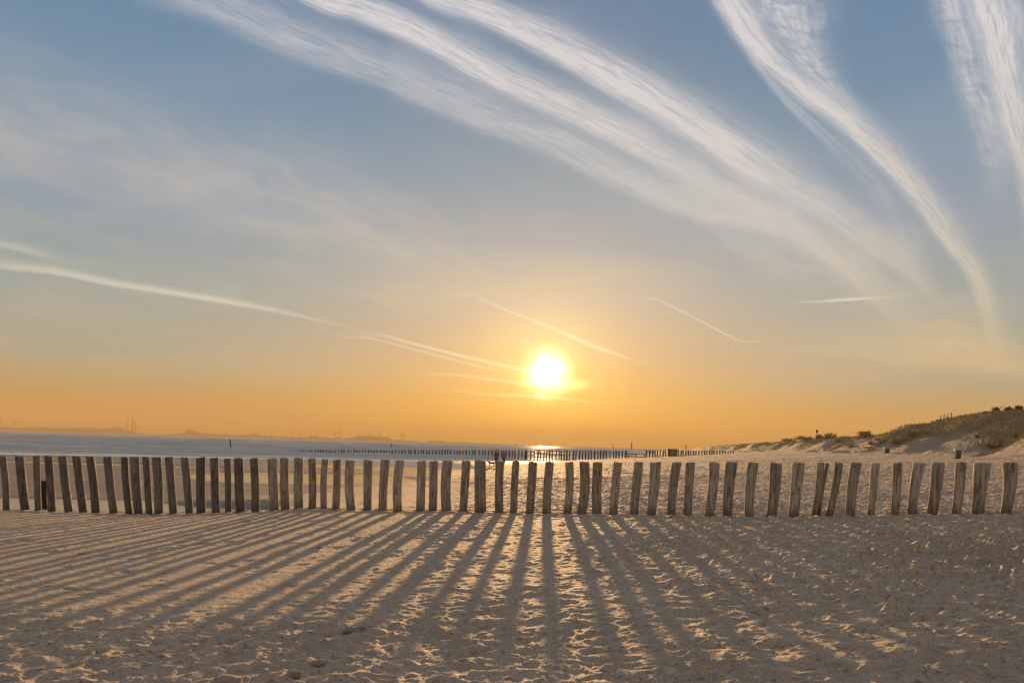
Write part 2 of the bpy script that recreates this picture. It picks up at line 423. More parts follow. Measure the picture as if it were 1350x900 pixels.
def far_z(x, y):
    z = -0.93 + slope(y) * np.maximum(x - x_w(y), 0)
    z = np.minimum(z, 1.5 + 0.012 * np.maximum(x - 38, 0))
    # the wet flat left of the slope
    flat = sstep(0, -6, x - x_w(y))
    z = z + flat * (0.03 + 0.05 * vnoise(x * .09, y * .16, 3) + 0.02 * vnoise(x * .3, y * .5, 4))
    # runnel right behind the posts on the left, and the pools farther out
    def pool(cx, cy, rx, ry, depth, seed):
        d = ((x - cx) / rx) ** 2 + ((y - cy) / ry) ** 2 + 0.7 * vnoise(x * .22, y * .22, seed)
        return depth * sstep(1.25, 0.75, d)
    p = np.maximum(sstep(-7.2, -9.5, x + .25 * (y - 26)) * sstep(row_y(x) + .6, row_y(x) + 3.4, y) * sstep(28.6, 25.8, y + 1.2 * vnoise(x * .3, y * .1, 7)), 0)
    z = z * (1 - p) + p * (-1.06)
    for args in ((-12.5, 48, 7.8, 7.0, 1, 11), (-11.5, 78, 8.0, 14, 1, 12), (-33, 60, 10, 2.5, .9, 13)):
        q = pool(*args); z = z * (1 - q) + q * (-1.0)
    # sea bed
    s = sstep(-3, 5, y - shore_y(x)) * sstep(4, -2, x - np.maximum(x_w(y), np.where(y > 118, x_w(y), -3)))
    s = np.maximum(s, sstep(-2, 8, x_w(y) - x) * (y > 120))
    z = z * (1 - s) + s * (-1.5)
    # dunes
    hum = fbm(x * .075, y * .05, 4, 21)
    D = x - foot_x(y) + 5 * vnoise(x * .03, y * .045, 22)
    face = sstep(0, 7, D) * 0.42 + sstep(5, 17, D) * 0.58
    ch = crest_h(y)
    dz = face * (ch * .94 - 2.1) * (1 + 0.12 * hum) + sstep(3, 10, D) * hum * 0.8
    dz = dz + sstep(0, 5, D) * (1.5 * vnoise(x * .06, y * .11, 24) + .7 * vnoise(x * .17, y * .27, 25)) * (1 - .5 * sstep(8, 14, D))
    phs = (y + .25 * x + 14 * vnoise(x * .06, y * .03, 26)) / 17.0
    fr = phs - np.floor(phs)
    dz = dz + (0.7 + 0.9 * vnoise(x * .08, y * .04, 27)) * np.where(fr < .84, sm(np.clip(fr / .84, 0, 1)) * .4 + fr / .84 * .6, (1 - fr) / .16) * sstep(0, 4, D) * (1 - .5 * sstep(9, 14, D)) * (y > 50)
    # low hummocks in front of the face
    dz = dz + sstep(-6, 0, D) * (1 - sstep(6, 14, D)) * np.maximum(fbm(x * .16, y * .09, 3, 23), 0) * 1.4 * (y > 60)
    return z + dz

def base_z(x, y):
    ry = np.clip(row_y(x), 12, 26)
    s = np.clip((y - 1) / (ry - 1), 0, 1)
    near = -0.02 + 0.015 * np.clip(x, -30, 0) + 0.035 * np.clip(x, 0, 40)
    z = (1 - s) * near + s * far_z(x, np.maximum(y, ry))
    return z

def ground_z(x, y):
    x = np.asarray(x, float); y = np.asarray(y, float)
    z = base_z(x, y)
    corr = np.interp(x, PXs, PZs - base_z(PXs, row_y(PXs)))
    w = np.exp(-((y - row_y(x)) / 3.0) ** 2)
    behind = (y > row_y(x))
    w = np.where(behind & (x < -6), np.exp(-((y - row_y(x)) / 0.8) ** 2), w)
    return z + corr * w

def trample(x, y):
    xn = x + 1.2 * vnoise(x * .3, y * .2, 31)
    m = 0.10 + 0.20 * sstep(-4.5, -0.5, xn) + 0.50 * sstep(0.8, 4.5, xn)
    m = m * (1 + 0.5 * vnoise(x * .5, y * .35, 32))
    m = np.where(y < 8.5, np.maximum(m, sstep(8.5, 6, y) * 0.5), m)
    behind = y > row_y(x) + .5
    m = np.where(behind, sstep(-5, 3, x + 0.05 * (y - 17)) * 0.6 * sstep(170, 60, y), m)
    return m

def relief(x, y):
    m = trample(x, y)
    wet = sstep(-0.55, -0.8, base_z(x, y))
    m = m * (1 - wet)
    lod = sstep(90, 45, y)
    wx = x + 0.05 * vnoise(x * 7, y * 7, 41); wy = y + 0.05 * vnoise(x * 7, y * 7, 42)
    d1 = dents(wx, wy, 0.27, 1, 0.75); d2 = dents(wx + 3.1, wy - 1.7, 0.14, 2, 0.8, 1.4); d3 = dents(wx, wy, 0.46, 3, 0.5, 2.0)
    chop = fbm(x * 5.5, y * 5.5, 4, 43, 0.62)
    rid2 = 0.5 - np.abs(fbm(x * 9.5 + 3, y * 10.5, 2, 48)) * 1.6
    chop8 = fbm(x * 8.5, y * 8.5, 3, 53, 0.65)
    ridg = 0.5 - np.abs(fbm(x * 3.6, y * 3.6, 3, 44))
    und = fbm(x * .55, y * .45, 3, 45)
    h = m * (0.022 * d1 + 0.015 * d2 * lod + 0.026 * d3) * (0.6 + 0.4 * lod)
    mh = sstep(.35, .75, m)
    h = h + mh * lod * (0.020 * d3 + 0.008 * d1)
    vx = x + 0.035 * fbm(x * 5, y * 5, 2, 81); vy = y + 0.035 * fbm(x * 5 + 7, y * 5, 2, 82)
    patchy = 0.55 + 0.9 * sstep(-.15, .35, fbm(x * .8, y * .7, 2, 83))
    h = h + m * patchy * (0.090 * cups(vx, vy, .25, 1) + 0.046 * cups(vx, vy, .115, 2) * lod)
    h = h + m * (0.020 * chop8 * lod + 0.010 * rid2 * lod) + m * 0.018 * fbm(x * 15, y * 17, 2, 50) * sstep(16, 9, y)
    h = h + und * (0.026 + 0.020 * m)
    h = h + (1 - wet) * sstep(20, 45, y) * (0.10 * fbm(x * .30, y * .42, 3, 49) + 0.07 * fbm(x * .9, y * 1.1, 2, 54))
    # the smooth left part: a few scattered marks and faint wind ripples
    sp = 1 - np.clip(m * 1.3, 0, 1)
    h = h + sp * (1 - wet) * (0.014 * dents(wx + 9, wy + 4, 0.55, 5, 0.16, 2.2) + 0.010 * dents(wx + 2, wy + 8, 0.30, 6, 0.12, 2.0) + 0.005 * fbm(x * 2.2, y * 3.2, 3, 47))
    # shallow trough and bank across the near right corner
    h = h + 0.045 * np.exp(-((y - 5.2 - 0.10 * x) / .55) ** 2) * sstep(0.2, 1.6, x) - 0.035 * np.exp(-((y - 6.7 - .10 * x) / .8) ** 2) * sstep(.4, 2.2, x)
    near = np.abs(y - row_y(x)) < 1.2
    if near.any():
        xs, ysn = x[near], y[near]; add = np.zeros_like(xs)
        for i, P in enumerate(post_xyz):
            k = np.abs(xs - P.x) < .7
            q = np.hypot(xs[k] - P.x, (ysn[k] - P.y) * .8)
            add[k] += (.5 + (i * 7 % 5) / 5) * (-0.035 * np.exp(-(q / .15) ** 2) + 0.022 * np.exp(-((q - .30) / .10) ** 2))
        h[near] += add
    return h * sstep(400, 120, y)

ys = [np.linspace(-40, 3.0, 18)]
y = 3.2; r = []
while y < 45: r.append(y); y *= 1.0033
while y < 600: r.append(y); y *= 1.0075
while y < 7800: r.append(y); y *= 1.08
ys.append(np.array(r + [7900.0]))
ys = np.concatenate(ys)
uc = np.arange(-0.79, 0.7901, 0.0021)
ext = 0.79 * np.exp(np.linspace(0, math.log(12 / 0.79), 26))[1:]
us = np.concatenate([-ext[::-1], uc, ext])
W = np.maximum(ys, 3.2)
XX = us[None, :] * W[:, None]; YY = np.repeat(ys[:, None], len(us), 1)
G0 = ground_z(XX, YY)
ZZ = G0 + relief(XX, YY)
Dd = XX - foot_x(YY) + 5 * vnoise(XX * .03, YY * .045, 22)
VEG = sstep(3, 7, Dd + 4.5 * fbm(XX * .12, YY * .08, 3, 51)) * (YY > 45)
PATCH = sstep(0.10, 0.2, fbm(XX * .22, YY * .13, 3, 52)) * sstep(0.0, 2, Dd) * (YY > 60)
VEG = np.maximum(VEG, PATCH * 0.9)
WET = sstep(-0.62, -0.84, ZZ)
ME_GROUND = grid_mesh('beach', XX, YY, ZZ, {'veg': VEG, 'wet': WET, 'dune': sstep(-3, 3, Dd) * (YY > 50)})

# ------------------------------------------------------------------ materials
def new_mat(name):
    m = bpy.data.materials.new(name); m.use_nodes = True
    nt = m.node_tree
    bsdf = nt.nodes['Principled BSDF']
    return m, nt, bsdf
def geo_pos(nt):
    g = nt.nodes.new('ShaderNodeNewGeometry'); return g.outputs['Position']
def objcoord(nt):
    g = nt.nodes.new('ShaderNodeTexCoord'); return g.outputs['Object']
def scalev(nt, v, s, off=(0, 0, 0)):
    n = nt.nodes.new('ShaderNodeMapping'); n.inputs['Scale'].default_value = s; n.inputs['Location'].default_value = off
    nt.links.new(v, n.inputs[0]); return n.outputs[0]
def attr(nt, name):
    n = nt.nodes.new('ShaderNodeAttribute'); n.attribute_name = name; return S(nt, n.outputs['Fac'])
def bump(nt, h, dist, strength=1.0, normal=None):
    n = nt.nodes.new('ShaderNodeBump'); n.inputs['Distance'].default_value = dist; n.inputs['Strength'].default_value = strength
    nt.links.new(h.k, n.inputs['Height'])
    if normal is not None: nt.links.new(normal, n.inputs['Normal'])
    return n.outputs[0]
def rgb(c): return (*c, 1.0)

def sand_material():
    m, nt, b = new_mat('sand')
    p = geo_pos(nt)
    n1 = noise(nt, p, 0.35, 4, 0.6).maprange(0.3, 0.7)
    n2 = noise(nt, p, 6.0, 4, 0.65).maprange(0.3, 0.72)
    n3 = noise(nt, p, 90.0, 3, 0.7).maprange(0.3, 0.7)
    c = mixc(nt, n1, (0.53, 0.425, 0.325), (0.62, 0.51, 0.395))
    c = mixc(nt, n2 * 0.55, c, (0.40, 0.315, 0.235))
    n5 = noise(nt, scalev(nt, p, (1, 1.3, 1)), 15.0, 4, 0.7).maprange(0.50, 0.68)
    c = mixc(nt, n5 * 0.8, c, (0.19, 0.14, 0.095))
    n7 = noise(nt, scalev(nt, p, (1, 1.4, 1), (4, 4, 0)), 7.0, 6, 0.72).maprange(0.50, 0.62)
    c = mixc(nt, n7 * 0.5, c, (0.56, 0.45, 0.33))
    n6 = noise(nt, p, 42.0, 3, 0.6).maprange(0.62, 0.70)
    c = mixc(nt, n6 * 0.7, c, (0.10, 0.08, 0.06))
    c = mixc(nt, n3 * 0.35, c, (0.24, 0.19, 0.15))
    wet = attr(nt, 'wet')
    wp = (wet + (n1 - 0.5) * 0.5).clamp() * wet.maprange(0.0, 0.15)
    c = mixc(nt, wp, c, (0.18, 0.145, 0.112))
    c = mixc(nt, attr(nt, 'dune') * (n1 * 0.3 + 0.45), c, (0.24, 0.215, 0.175))      # shade of the dune face painted in: sand greyed and darkened
    veg = attr(nt, 'veg')
    vn = noise(nt, p, 0.8, 5, 0.7).maprange(0.25, 0.75)
    vc = mixc(nt, vn, (0.18, 0.15, 0.085), (0.36, 0.28, 0.17))
    vv = (veg + (noise(nt, p, 1.4, 4, 0.7) - 0.5) * 0.9 * veg.maprange(0.0, 0.3)).maprange(0.35, 0.6)
    c = mixc(nt, vv, c, vc)
    nt.links.new(c, b.inputs['Base Color'])
    r = wp * -0.24 + 0.84
    nt.links.new(r.k, b.inputs['Roughness'])
    nt.links.new((vv * -0.12 + 0.17).k, b.inputs['Specular IOR Level'])
    hb = noise(nt, p, 26.0, 4, 0.65) * 1.3 + noise(nt, p, 9.0, 3, 0.6) * 1.8
    nb_ = bump(nt, hb * (1.0 - wp * 0.85), 0.055, 1.0)
    sp_ = nt.nodes.new('ShaderNodeSeparateXYZ'); nt.links.new(p, sp_.inputs[0])
    farm = S(nt, sp_.outputs[1]).maprange(22, 60) * (1.0 - wp)
    hf = noise(nt, p, 1.6, 5, 0.62)
    nt.links.new(bump(nt, hf * farm, 0.50, 1.0, nb_), b.inputs['Normal'])
    return m
M_SAND = sand_material()
beach = link('beach', ME_GROUND, M_SAND); tag(beach, kind='structure')

def water_material(name, calm):
    m, nt, b = new_mat(name)
    p = geo_pos(nt)
    b.inputs['Base Color'].default_value = rgb((0.07, 0.075, 0.075))
    b.inputs['IOR'].default_value = 1.6 if calm else 1.09
    if calm:
        b.inputs['Roughness'].default_value = 0.07
        h = noise(nt, scalev(nt, p, (1, 1.6, 1)), 2.4, 4, 0.6)
        nt.links.new(bump(nt, h, 0.014, 1.0), b.inputs['Normal'])
    else:
        foam = attr(nt, 'foam')
        fn = noise(nt, scalev(nt, p, (0.35, 1.0, 1)), 1.3, 5, 0.7)
        fm = (foam + (fn - 0.5) * 1.1 * foam.maprange(0.0, 0.2)).maprange(0.42, 0.62)
        c = mixc(nt, fm, (0.42, 0.43, 0.415), (0.72, 0.72, 0.70))
        nt.links.new(c, b.inputs['Base Color'])
        nt.links.new((fm * 0.3 + 0.36).k, b.inputs['Roughness'])
        h1 = noise(nt, scalev(nt, p, (0.45, 1.0, 1)), 0.9, 5, 0.62)
        h2 = noise(nt, scalev(nt, p, (0.5, 1.0, 1), (3, 7, 0)), 0.12, 4, 0.6)
        n1 = bump(nt, h1, 0.12, 1.0)
        sw_ = noise(nt, scalev(nt, p, (0.12, 1.0, 1), (2, 5, 0)), 0.35, 5, 0.7).maprange(0.42, 0.62)
        c = mixc(nt, sw_ * 0.45, c, (0.27, 0.28, 0.275))  # wave shading painted into the water colour as darker bands
        nn = bump(nt, h2, 0.8, 1.0, n1)
        nt.links.new(nn, b.inputs['Normal'])
        df = nt.nodes.new('ShaderNodeBsdfDiffuse'); nt.links.new(c, df.inputs[0]); nt.links.new(nn, df.inputs['Normal'])
        mx = nt.nodes.new('ShaderNodeMixShader')
        streak_ = noise(nt, scalev(nt, p, (0.25, 1.0, 1), (9, 1, 0)), 0.5, 5, 0.65).maprange(0.48, 0.70)
        nt.links.new((streak_ * 0.15 + 0.008).k, mx.inputs[0])
        nt.links.new(df.outputs[0], mx.inputs[1]); nt.links.new(b.outputs[0], mx.inputs[2])
        nt.links.new(mx.outputs[0], nt.nodes['Material Output'].inputs['Surface'])
    return m
M_POOL = water_material('still_water', True)
M_SEA = water_material('sea_water', False)

# still water in the runnels: one level sheet, the sand rises through it
px_ = np.linspace(-260, 8, 30); py_ = np.linspace(16, 74, 20)
PX2, PY2 = np.meshgrid(px_, py_)
pool = link('tidal_pool_water', grid_mesh('tidal_pool_water', PX2, PY2, np.full_like(PX2, WATER)), M_POOL); tag(pool, kind='structure')
# sea
r = []; y = 74.0
while y < 700: r.append(y); y *= 1.0042
while y < 7800: r.append(y); y *= 1.03
sy = np.array(r + [7900.0])
su = np.concatenate([-np.exp(np.linspace(math.log(6), math.log(1.0), 14))[:-1], np.linspace(-1, .45, 380), np.array([.6, .9, 1.4, 2.5])])
SX = su[None, :] * sy[:, None]; SY = np.repeat(sy[:, None], len(su), 1)
sd = np.minimum(np.maximum(SY - shore_y(SX), 0) + 0.0, 400)                # metres off the beach
sd = np.where(SX > 0, np.minimum(sd, np.maximum(x_w(SY) - SX, 0) * 1.0 + 0.0), sd)
ph = (SY + 2.5 * vnoise(SX * .025, SY * .01, 61) * 6 - .04 * SX)
amp = sstep(0, 25, sd) * 0.24 * sstep(1500, 400, SY)
wv = np.sin(ph * 2 * np.pi / 11.0) + 0.6 * np.sin(ph * 2 * np.pi / 6.1 + 3 * vnoise(SX * .05, SY * .05, 62)) 
crest = np.clip(wv * (0.5 + 1.2 * (vnoise(SX * .035, SY * .05, 63) + .5)), -1, 2)
SZ = WATER + amp * crest + 0.5 * amp * fbm(SX * .2, SY * .45, 3, 64) + 0.004
edge = np.exp(-((SY - shore_y(SX) - 1.5) / 1.9) ** 2) * (SX < 16)
edge2 = np.exp(-((SY - shore_y(SX) - 7 + 1.5 * vnoise(SX * .1, SY * 0, 66)) / 1.0) ** 2) * 0.7 * (vnoise(SX * .05, SY * 0, 67) > -0.15)
edge3 = np.exp(-((sd - 1.2) / 1.2) ** 2) * (SX > 8) * 0.6
foam = np.clip(edge + edge2 + edge3 + 0.55 * sstep(1.15, 1.6, crest) * sstep(6, 20, sd) * sstep(70, 35, sd), 0, 1)
sea = link('sea', grid_mesh('sea', SX, SY, SZ, {'foam': foam}), M_SEA); tag(sea, kind='structure')

# ------------------------------------------------------------------ timber
def timber_material(name, c_lo, c_hi, dark, contrast=1.0):
    m, nt, b = new_mat(name)
    oi = nt.nodes.new('ShaderNodeObjectInfo')
    rnd = S(nt, oi.outputs['Random'])
    oc = objcoord(nt)
    sepn = nt.nodes.new('ShaderNodeSeparateXYZ'); nt.links.new(oc, sepn.inputs[0])
    off = combine(nt, S(nt, sepn.outputs[0]) + rnd * 31.0, S(nt, sepn.outputs[1]) + rnd * 17.0, S(nt, sepn.outputs[2]))
    grain = noise(nt, scalev(nt, off, (38, 38, 2.2)), 1.0, 5, 0.65)
    blot = noise(nt, scalev(nt, off, (7, 7, 3.0)), 1.0, 4, 0.6)
    crack = noise(nt, scalev(nt, off, (26, 26, 0.9), (5, 2, 1)), 1.0, 3, 0.5).m('SUBTRACT', 0.5).m('ABSOLUTE').maprange(0.0, 0.035, 1, 0)
    c = mixc(nt, grain.maprange(0.3, 0.7), c_lo, c_hi)
    c = mixc(nt, blot.maprange(0.45, 0.7) * 0.6, c, dark)
    knot = noise(nt, scalev(nt, off, (9, 9, 5), (1, 8, 3)), 1.0, 2, 0.4).maprange(0.67, 0.73)
    c = mixc(nt, knot * 0.5, c, tuple(v * 0.35 for v in dark))
    c = mixc(nt, crack * 0.45, c, tuple(v * 0.3 for v in dark))
    c = mixc(nt, rnd * 0.85, c, mixc(nt, 1.0, c, (0.62, 0.60, 0.58), 'MULTIPLY'))
    c = mixc(nt, attr(nt, 'damp') * 0.75, c, tuple(v * 0.5 for v in dark))
    nt.links.new(c, b.inputs['Base Color'])
    b.inputs['Roughness'].default_value = 0.85
    b.inputs['Specular IOR Level'].default_value = 0.3
    nt.links.new(bump(nt, grain * 0.5 + blot * 0.6 - crack * 1.2 - knot * 0.6, 0.018, 1.0), b.inputs['Normal'])
    return m
M_WOOD = timber_material('weathered_timber', (0.43, 0.36, 0.275), (0.56, 0.475, 0.37), (0.25, 0.20, 0.145))
M_WOODL = timber_material('damp_timber', (0.20, 0.175, 0.15), (0.28, 0.245, 0.21), (0.12, 0.105, 0.09))
M_WOODK = timber_material('blackened_timber', (0.02, 0.018, 0.017), (0.05, 0.045, 0.04), (0.015, 0.013, 0.012))
M_WOODP = timber_material('groyne_timber', (0.16, 0.135, 0.11), (0.28, 0.24, 0.19), (0.05, 0.045, 0.04))

def post_mesh(h, r_bot, r_top, lean, bury, rs, segs=18, rings=13, flare=0.0, chip=0.02, bend=0.0):
    """one driven pile: out-of-round, slightly bent, worn rim and a top that is not flat; origin at the ground"""
    V, Fc, dmp = [], [], []
    ph = rs.uniform(0, 6.28, 6); am = rs.uniform(-1, 1, 6)
    bd = rs.uniform(-1, 1, 2) * 0.012 + np.array([bend, 0])
    zs = list(np.linspace(-bury, 0, 3)[:-1]) + list(np.linspace(0, h - 0.05, rings - 4)) + [h - 0.025, h - 0.006]
    nb = rs.uniform(0.5, 1.0)
    for k, z in enumerate(zs):
        t = max(0.0, z / h)
        r = r_bot + (r_top - r_bot) * sm(t) + flare * max(0, t - 0.7) ** 1.5 * 3
        if z > h - 0.02: r *= 0.93
        elif z > h - 0.045: r *= 0.985
        ox = lean[0] * t + bd[0] * math.sin(math.pi * t) * 2; oy = lean[1] * t + bd[1] * math.sin(math.pi * t)
        for s in range(segs):
            a = 2 * math.pi * s / segs
            w = 1 + 0.035 * am[0] * math.sin(2 * a + ph[0]) + 0.03 * am[1] * math.sin(3 * a + ph[1] + z) + 0.022 * math.sin(5 * a + ph[2] + 2.2 * z) * nb
            w += 0.014 * math.sin(7 * z + ph[3] + a) + 0.012 * math.sin(17 * z + ph[4] - 2 * a)
            zz = z
            if z > h - 0.03: zz += chip * (math.sin(a + ph[5]) * 0.5 + 0.35 * math.sin(4 * a + ph[0]) * am[2] + 0.25 * rs.uniform(-1, 1))
            V.append((ox + r * w * math.cos(a), oy + r * w * math.sin(a), zz))
            dmp.append(max(0, 1 - z / 0.28) if z > 0 else 1.0)
    n = len(zs)
    for k in range(n - 1):
        for s in range(segs):
            s2 = (s + 1) % segs
            Fc.append((k * segs + s, k * segs + s2, (k + 1) * segs + s2, (k + 1) * segs + s))
    # dished top
    top = (n - 1) * segs
    inner = len(V)
    for s in range(segs):
        x, y_, z = V[top + s]; cx, cy = lean
        V.append((cx + (x - cx) * 0.55, cy + (y_ - cy) * 0.55, z - 0.008 + rs.uniform(-.004, .004))); dmp.append(0.2)
    c = len(V); V.append((lean[0], lean[1], h - 0.012)); dmp.append(0.3)
    for s in range(segs):
        s2 = (s + 1) % segs
        Fc.append((top + s, top + s2, inner + s2, inner + s))
        Fc.append((inner + s, inner + s2, c))
    me = bpy.data.meshes.new('post')
    me.from_pydata(V, [], Fc); me.shade_smooth()
    a = me.attributes.new('damp', 'FLOAT', 'POINT'); a.data.foreach_set('value', np.array(dmp, np.float32))
    for p in me.polygons:
        if min(p.vertices) >= top: p.use_smooth = False
    return me

ORD = ['first', 'second', 'third', 'fourth', 'fifth', 'sixth', 'seventh', 'eighth', 'ninth', 'tenth', 'eleventh', 'twelfth', 'thirteenth',
       'fourteenth', 'fifteenth', 'sixteenth', 'seventeenth', 'eighteenth', 'nineteenth', 'twentieth']
def ordinal(n):
    if n <= 20: return ORD[n - 1]
    tens = ['', '', 'twenty', 'thirty', 'forty', 'fifty', 'sixty'][n // 10]
    return {20: 'twentieth', 30: 'thirtieth', 40: 'fortieth', 50: 'fiftieth', 60: 'sixtieth'}[n] if n % 10 == 0 else tens + '-' + ORD[n % 10 - 1]

NP = len(POSTS)
SPECIAL = {2: 'left of short black stump', 3: 'right of short black stump', 34: 'directly below the walking couple',
           37: 'straight under the sun', 58: 'directly below the dark litter bin', 51: 'split, with thin stake behind',
           33: 'stoutest, beside the dog', 23: 'narrower than its neighbours'}
for i, (bx, by, tx, ty, wd) in enumerate(POSTS):
    rs = np.random.default_rng(100 + i)
    B = post_xyz[i]; Yd = B.y
    Tp = at(tx, ty, Yd)
    h = Tp.z - B.z
    rad = wd * 0.5 * Yd / F
    taper = 1.0 + rs.uniform(-.05, .04)
    if i >= 43: taper = 0.88
    fl = 0.02 if i in (59, 60, 47, 56) else rs.uniform(0, 0.006)
    r_top = rad * 1.02; r_bot = rad * taper
    if i == 59: r_top, r_bot = 9.2 * Yd / F, 7.2 * Yd / F
    if i == 60: r_top, r_bot = 8.4 * Yd / F, 6.5 * Yd / F
    lean = (Tp.x - B.x, rs.uniform(-.05, .05))
    me = post_mesh(h, r_bot, r_top, lean, 0.45, rs, flare=fl, chip=0.016 + 0.012 * rs.random(), bend=rs.uniform(-.012, .012))
    o = link('timber_post', me, M_WOODL if i < 19 else M_WOOD, None, (B.x, B.y, B.z))
    ln = (tx - bx)
    tilt = 'leaning left' if ln < -4 else ('leaning right' if ln > 5 else 'upright')
    girth = 'slim' if rad < 0.095 else ('stout' if rad > 0.112 else 'round')
    tone = 'dark damp' if i < 19 else 'grey weathered'
    where = f'{ordinal(i + 1)} from left in front row' if i < NP // 2 else f'{ordinal(NP - i)} from right end of front row'
    lab = f'{girth} {tone} timber post, {tilt}, {where}'
    if i in SPECIAL: lab = f'{tone} post, {SPECIAL[i]}, {where}'
    tag(o, lab, 'post', 'timber posts of the near row across the beach')

# short black stump behind the third and fourth posts
B = at(60, 673, 22.6); T = at(57.3, 633.5, 22.6)
rs = np.random.default_rng(9)
o = link('timber_stump', post_mesh(T.z - B.z + .1, .088, .092, (T.x - B.x, 0), .5, rs), M_WOODK, None, (B.x, B.y, B.z - .1))
tag(o, 'short black stump between third and fourth posts of the near row', 'stump')
# thin second pile against the split post
B = at(1078.5, 678.6, row_depth(1078.5, 679) + .14); T = at(1091, 610.4, B.y)
o = link('timber_post', post_mesh(T.z - B.z, .045, .04, (T.x - B.x, 0), .4, rs, segs=10), M_WOODL, None, (B.x, B.y, B.z))
tag(o, 'thin stake leaning right against the back of a slim post', 'stake')

# ------------------------------------------------------------------ far groyne
GY = 130.0
def grow(pxs, tops, bases, px):
    return np.interp(px, pxs, tops), np.interp(px, pxs, bases)
protos = []
for k in range(7):
    rs = np.random.default_rng(300 + k)
    protos.append(post_mesh(1.0, .135, .145, (rs.uniform(-.05, .05), 0), .6, rs, segs=8, rings=7, chip=.03))
def groyne(px0, px1, step, pxs, tops, bases, ydepth, label, group, mat, skip=None):
    px = px0; k = 0
    while px < px1:
        ty, by = grow(pxs, tops, bases, px)
        Yd = float(np.interp(px, [px0, px1], ydepth))
        q = px + rng.uniform(-.45, .45)
        T = at(q, ty + rng.uniform(-.35, .45), Yd)
        g = float(ground_z(T.x, T.y))
        b = max(g, WATER - .4) - 0.05
        Bz = min(at(q, by, Yd).z, T.z - .15)
        me = protos[rng.integers(0, 7)]
        o = link('groyne_post', me, mat, None, (T.x, T.y, min(b, Bz)))
        o.scale = (rng.uniform(.8, 1.2), 1, max(T.z - min(b, Bz), .15)); o.rotation_euler[2] = 0
        o.rotation_euler[1] = rng.uniform(-.04, .04)
        tag(o, label, 'post', group)
        px += step * rng.uniform(.85, 1.15)
groyne(372, 826, 4.0, [372, 400, 450, 520, 600, 700, 780, 826], [593.6, 593, 592.8, 592.7, 593, 593.2, 593.2, 593.6], [595, 596, 598, 601, 602.5, 604.5, 606, 606.5],
       (132, 128), 'small dark pile of the far groyne standing in the shallow sea', 'dark piles of the far groyne in the sea', M_WOODP)
M_WOODT = timber_material('pale_timber', (0.26, 0.23, 0.19), (0.42, 0.37, 0.31), (0.15, 0.13, 0.11))
groyne(853, 970, 3.5, [853, 900, 970], [593, 593.2, 593.8], [603, 601, 597.5],
       (128, 138), 'small pile of the far groyne running up the dry sand', 'piles of the far groyne on dry sand', M_WOODT)
# timber panel in the groyne line
c = at(886.5, 601, 127.5)
t = empty('timber_screen', (c.x, c.y, float(ground_z(c.x, c.y))), 'brown timber panel standing among far groyne piles on dry sand', 'panel')
for k in range(4):
    bm = bmesh.new(); box(bm, (0, 0, 0), (1.5, .07, .30)); bmesh.ops.bevel(bm, geom=bm.edges[:], offset=.01)
    link('plank', from_bm(bm, 'plank'), M_WOODP, t, (0, .005 * (k % 2), .16 + .325 * k))
for s in (-1, 1):
    bm = bmesh.new(); tube(bm, (s * .72, .12, -.3), (s * .72, .12, 1.4), .09, .08)
    link('upright', from_bm(bm, 'upright'), M_WOODP, t)

# low beams closing the gap in the groyne
P0 = at(826, 600, 128.2); P1 = at(853, 600, 127.8)
t = empty('timber_rail', (P0.x, P0.y, float(ground_z(P0.x, P0.y))), 'low timber rail closing the gap in the far groyne', 'rail')
for k, (za, zb) in enumerate(((.30, .22), (.72, .60))):
    bm = bmesh.new(); g1 = float(ground_z(P1.x, P1.y)) - t.location.z
    tube(bm, (0, 0, za), (P1.x - P0.x, P1.y - P0.y, g1 * .5 + zb), .10, .10, 6); link('beam', from_bm(bm, 'beam'), M_WOODT, t)
for k in range(3):
    f = (.1, .5, .9)[k]
    bm = bmesh.new(); tube(bm, ((P1.x - P0.x) * f, .2, -.4), ((P1.x - P0.x) * f, .2, .80), .1, .1, 6); link('stake', from_bm(bm, 'stake'), M_WOODT, t)

# ------------------------------------------------------------------ poles in the sea
def flat_mat(name, c, rough=.7, metal=0.0):
    m, nt, b = new_mat(name)
    n = noise(nt, objcoord(nt), 9.0, 4, .6).maprange(.3, .7)
    nt.links.new(mixc(nt, n * .5, c, tuple(v * .65 for v in c)), b.inputs['Base Color'])
    b.inputs['Roughness'].default_value = rough; b.inputs['Metallic'].default_value = metal
    return m
M_DARK = flat_mat('dark_paint', (.035, .03, .028)); M_STEEL = flat_mat('grey_steel', (.16, .16, .165), .5)
M_WHITE = flat_mat('white_paint', (.72, .72, .70), .5); M_CONC = flat_mat('concrete', (.28, .27, .26)); M_BRICK = flat_mat('brickwork', (.18, .11, .08))
def sea_pole(bx, by, tx, ty, rad, label, name='sea_pole', Yd=None):
    if Yd is None:
        Yd = (WATER - EYE) / ray(bx, by)[1]
    B = at(bx, by, Yd); T = at(tx, ty, Yd)
    z0 = WATER - .6
    rs = np.random.default_rng(int(bx))
    lean = (T.x - B.x, 0)
    o = link(name, post_mesh(T.z - z0, rad, rad * .9, lean, .3, rs, segs=8, rings=7), M_DARK, None, (B.x, B.y, z0))
    return tag(o, label, 'pole')
sea_pole(305, 591, 303.2, 579, .16, 'leaning dark pole alone in the open sea on the left')
sea_pole(516.5, 590.5, 516, 584, .17, 'left of two faint poles in the sea behind the groyne')
sea_pole(522, 590, 522, 585.5, .15, 'right and shorter of two faint poles behind the groyne')
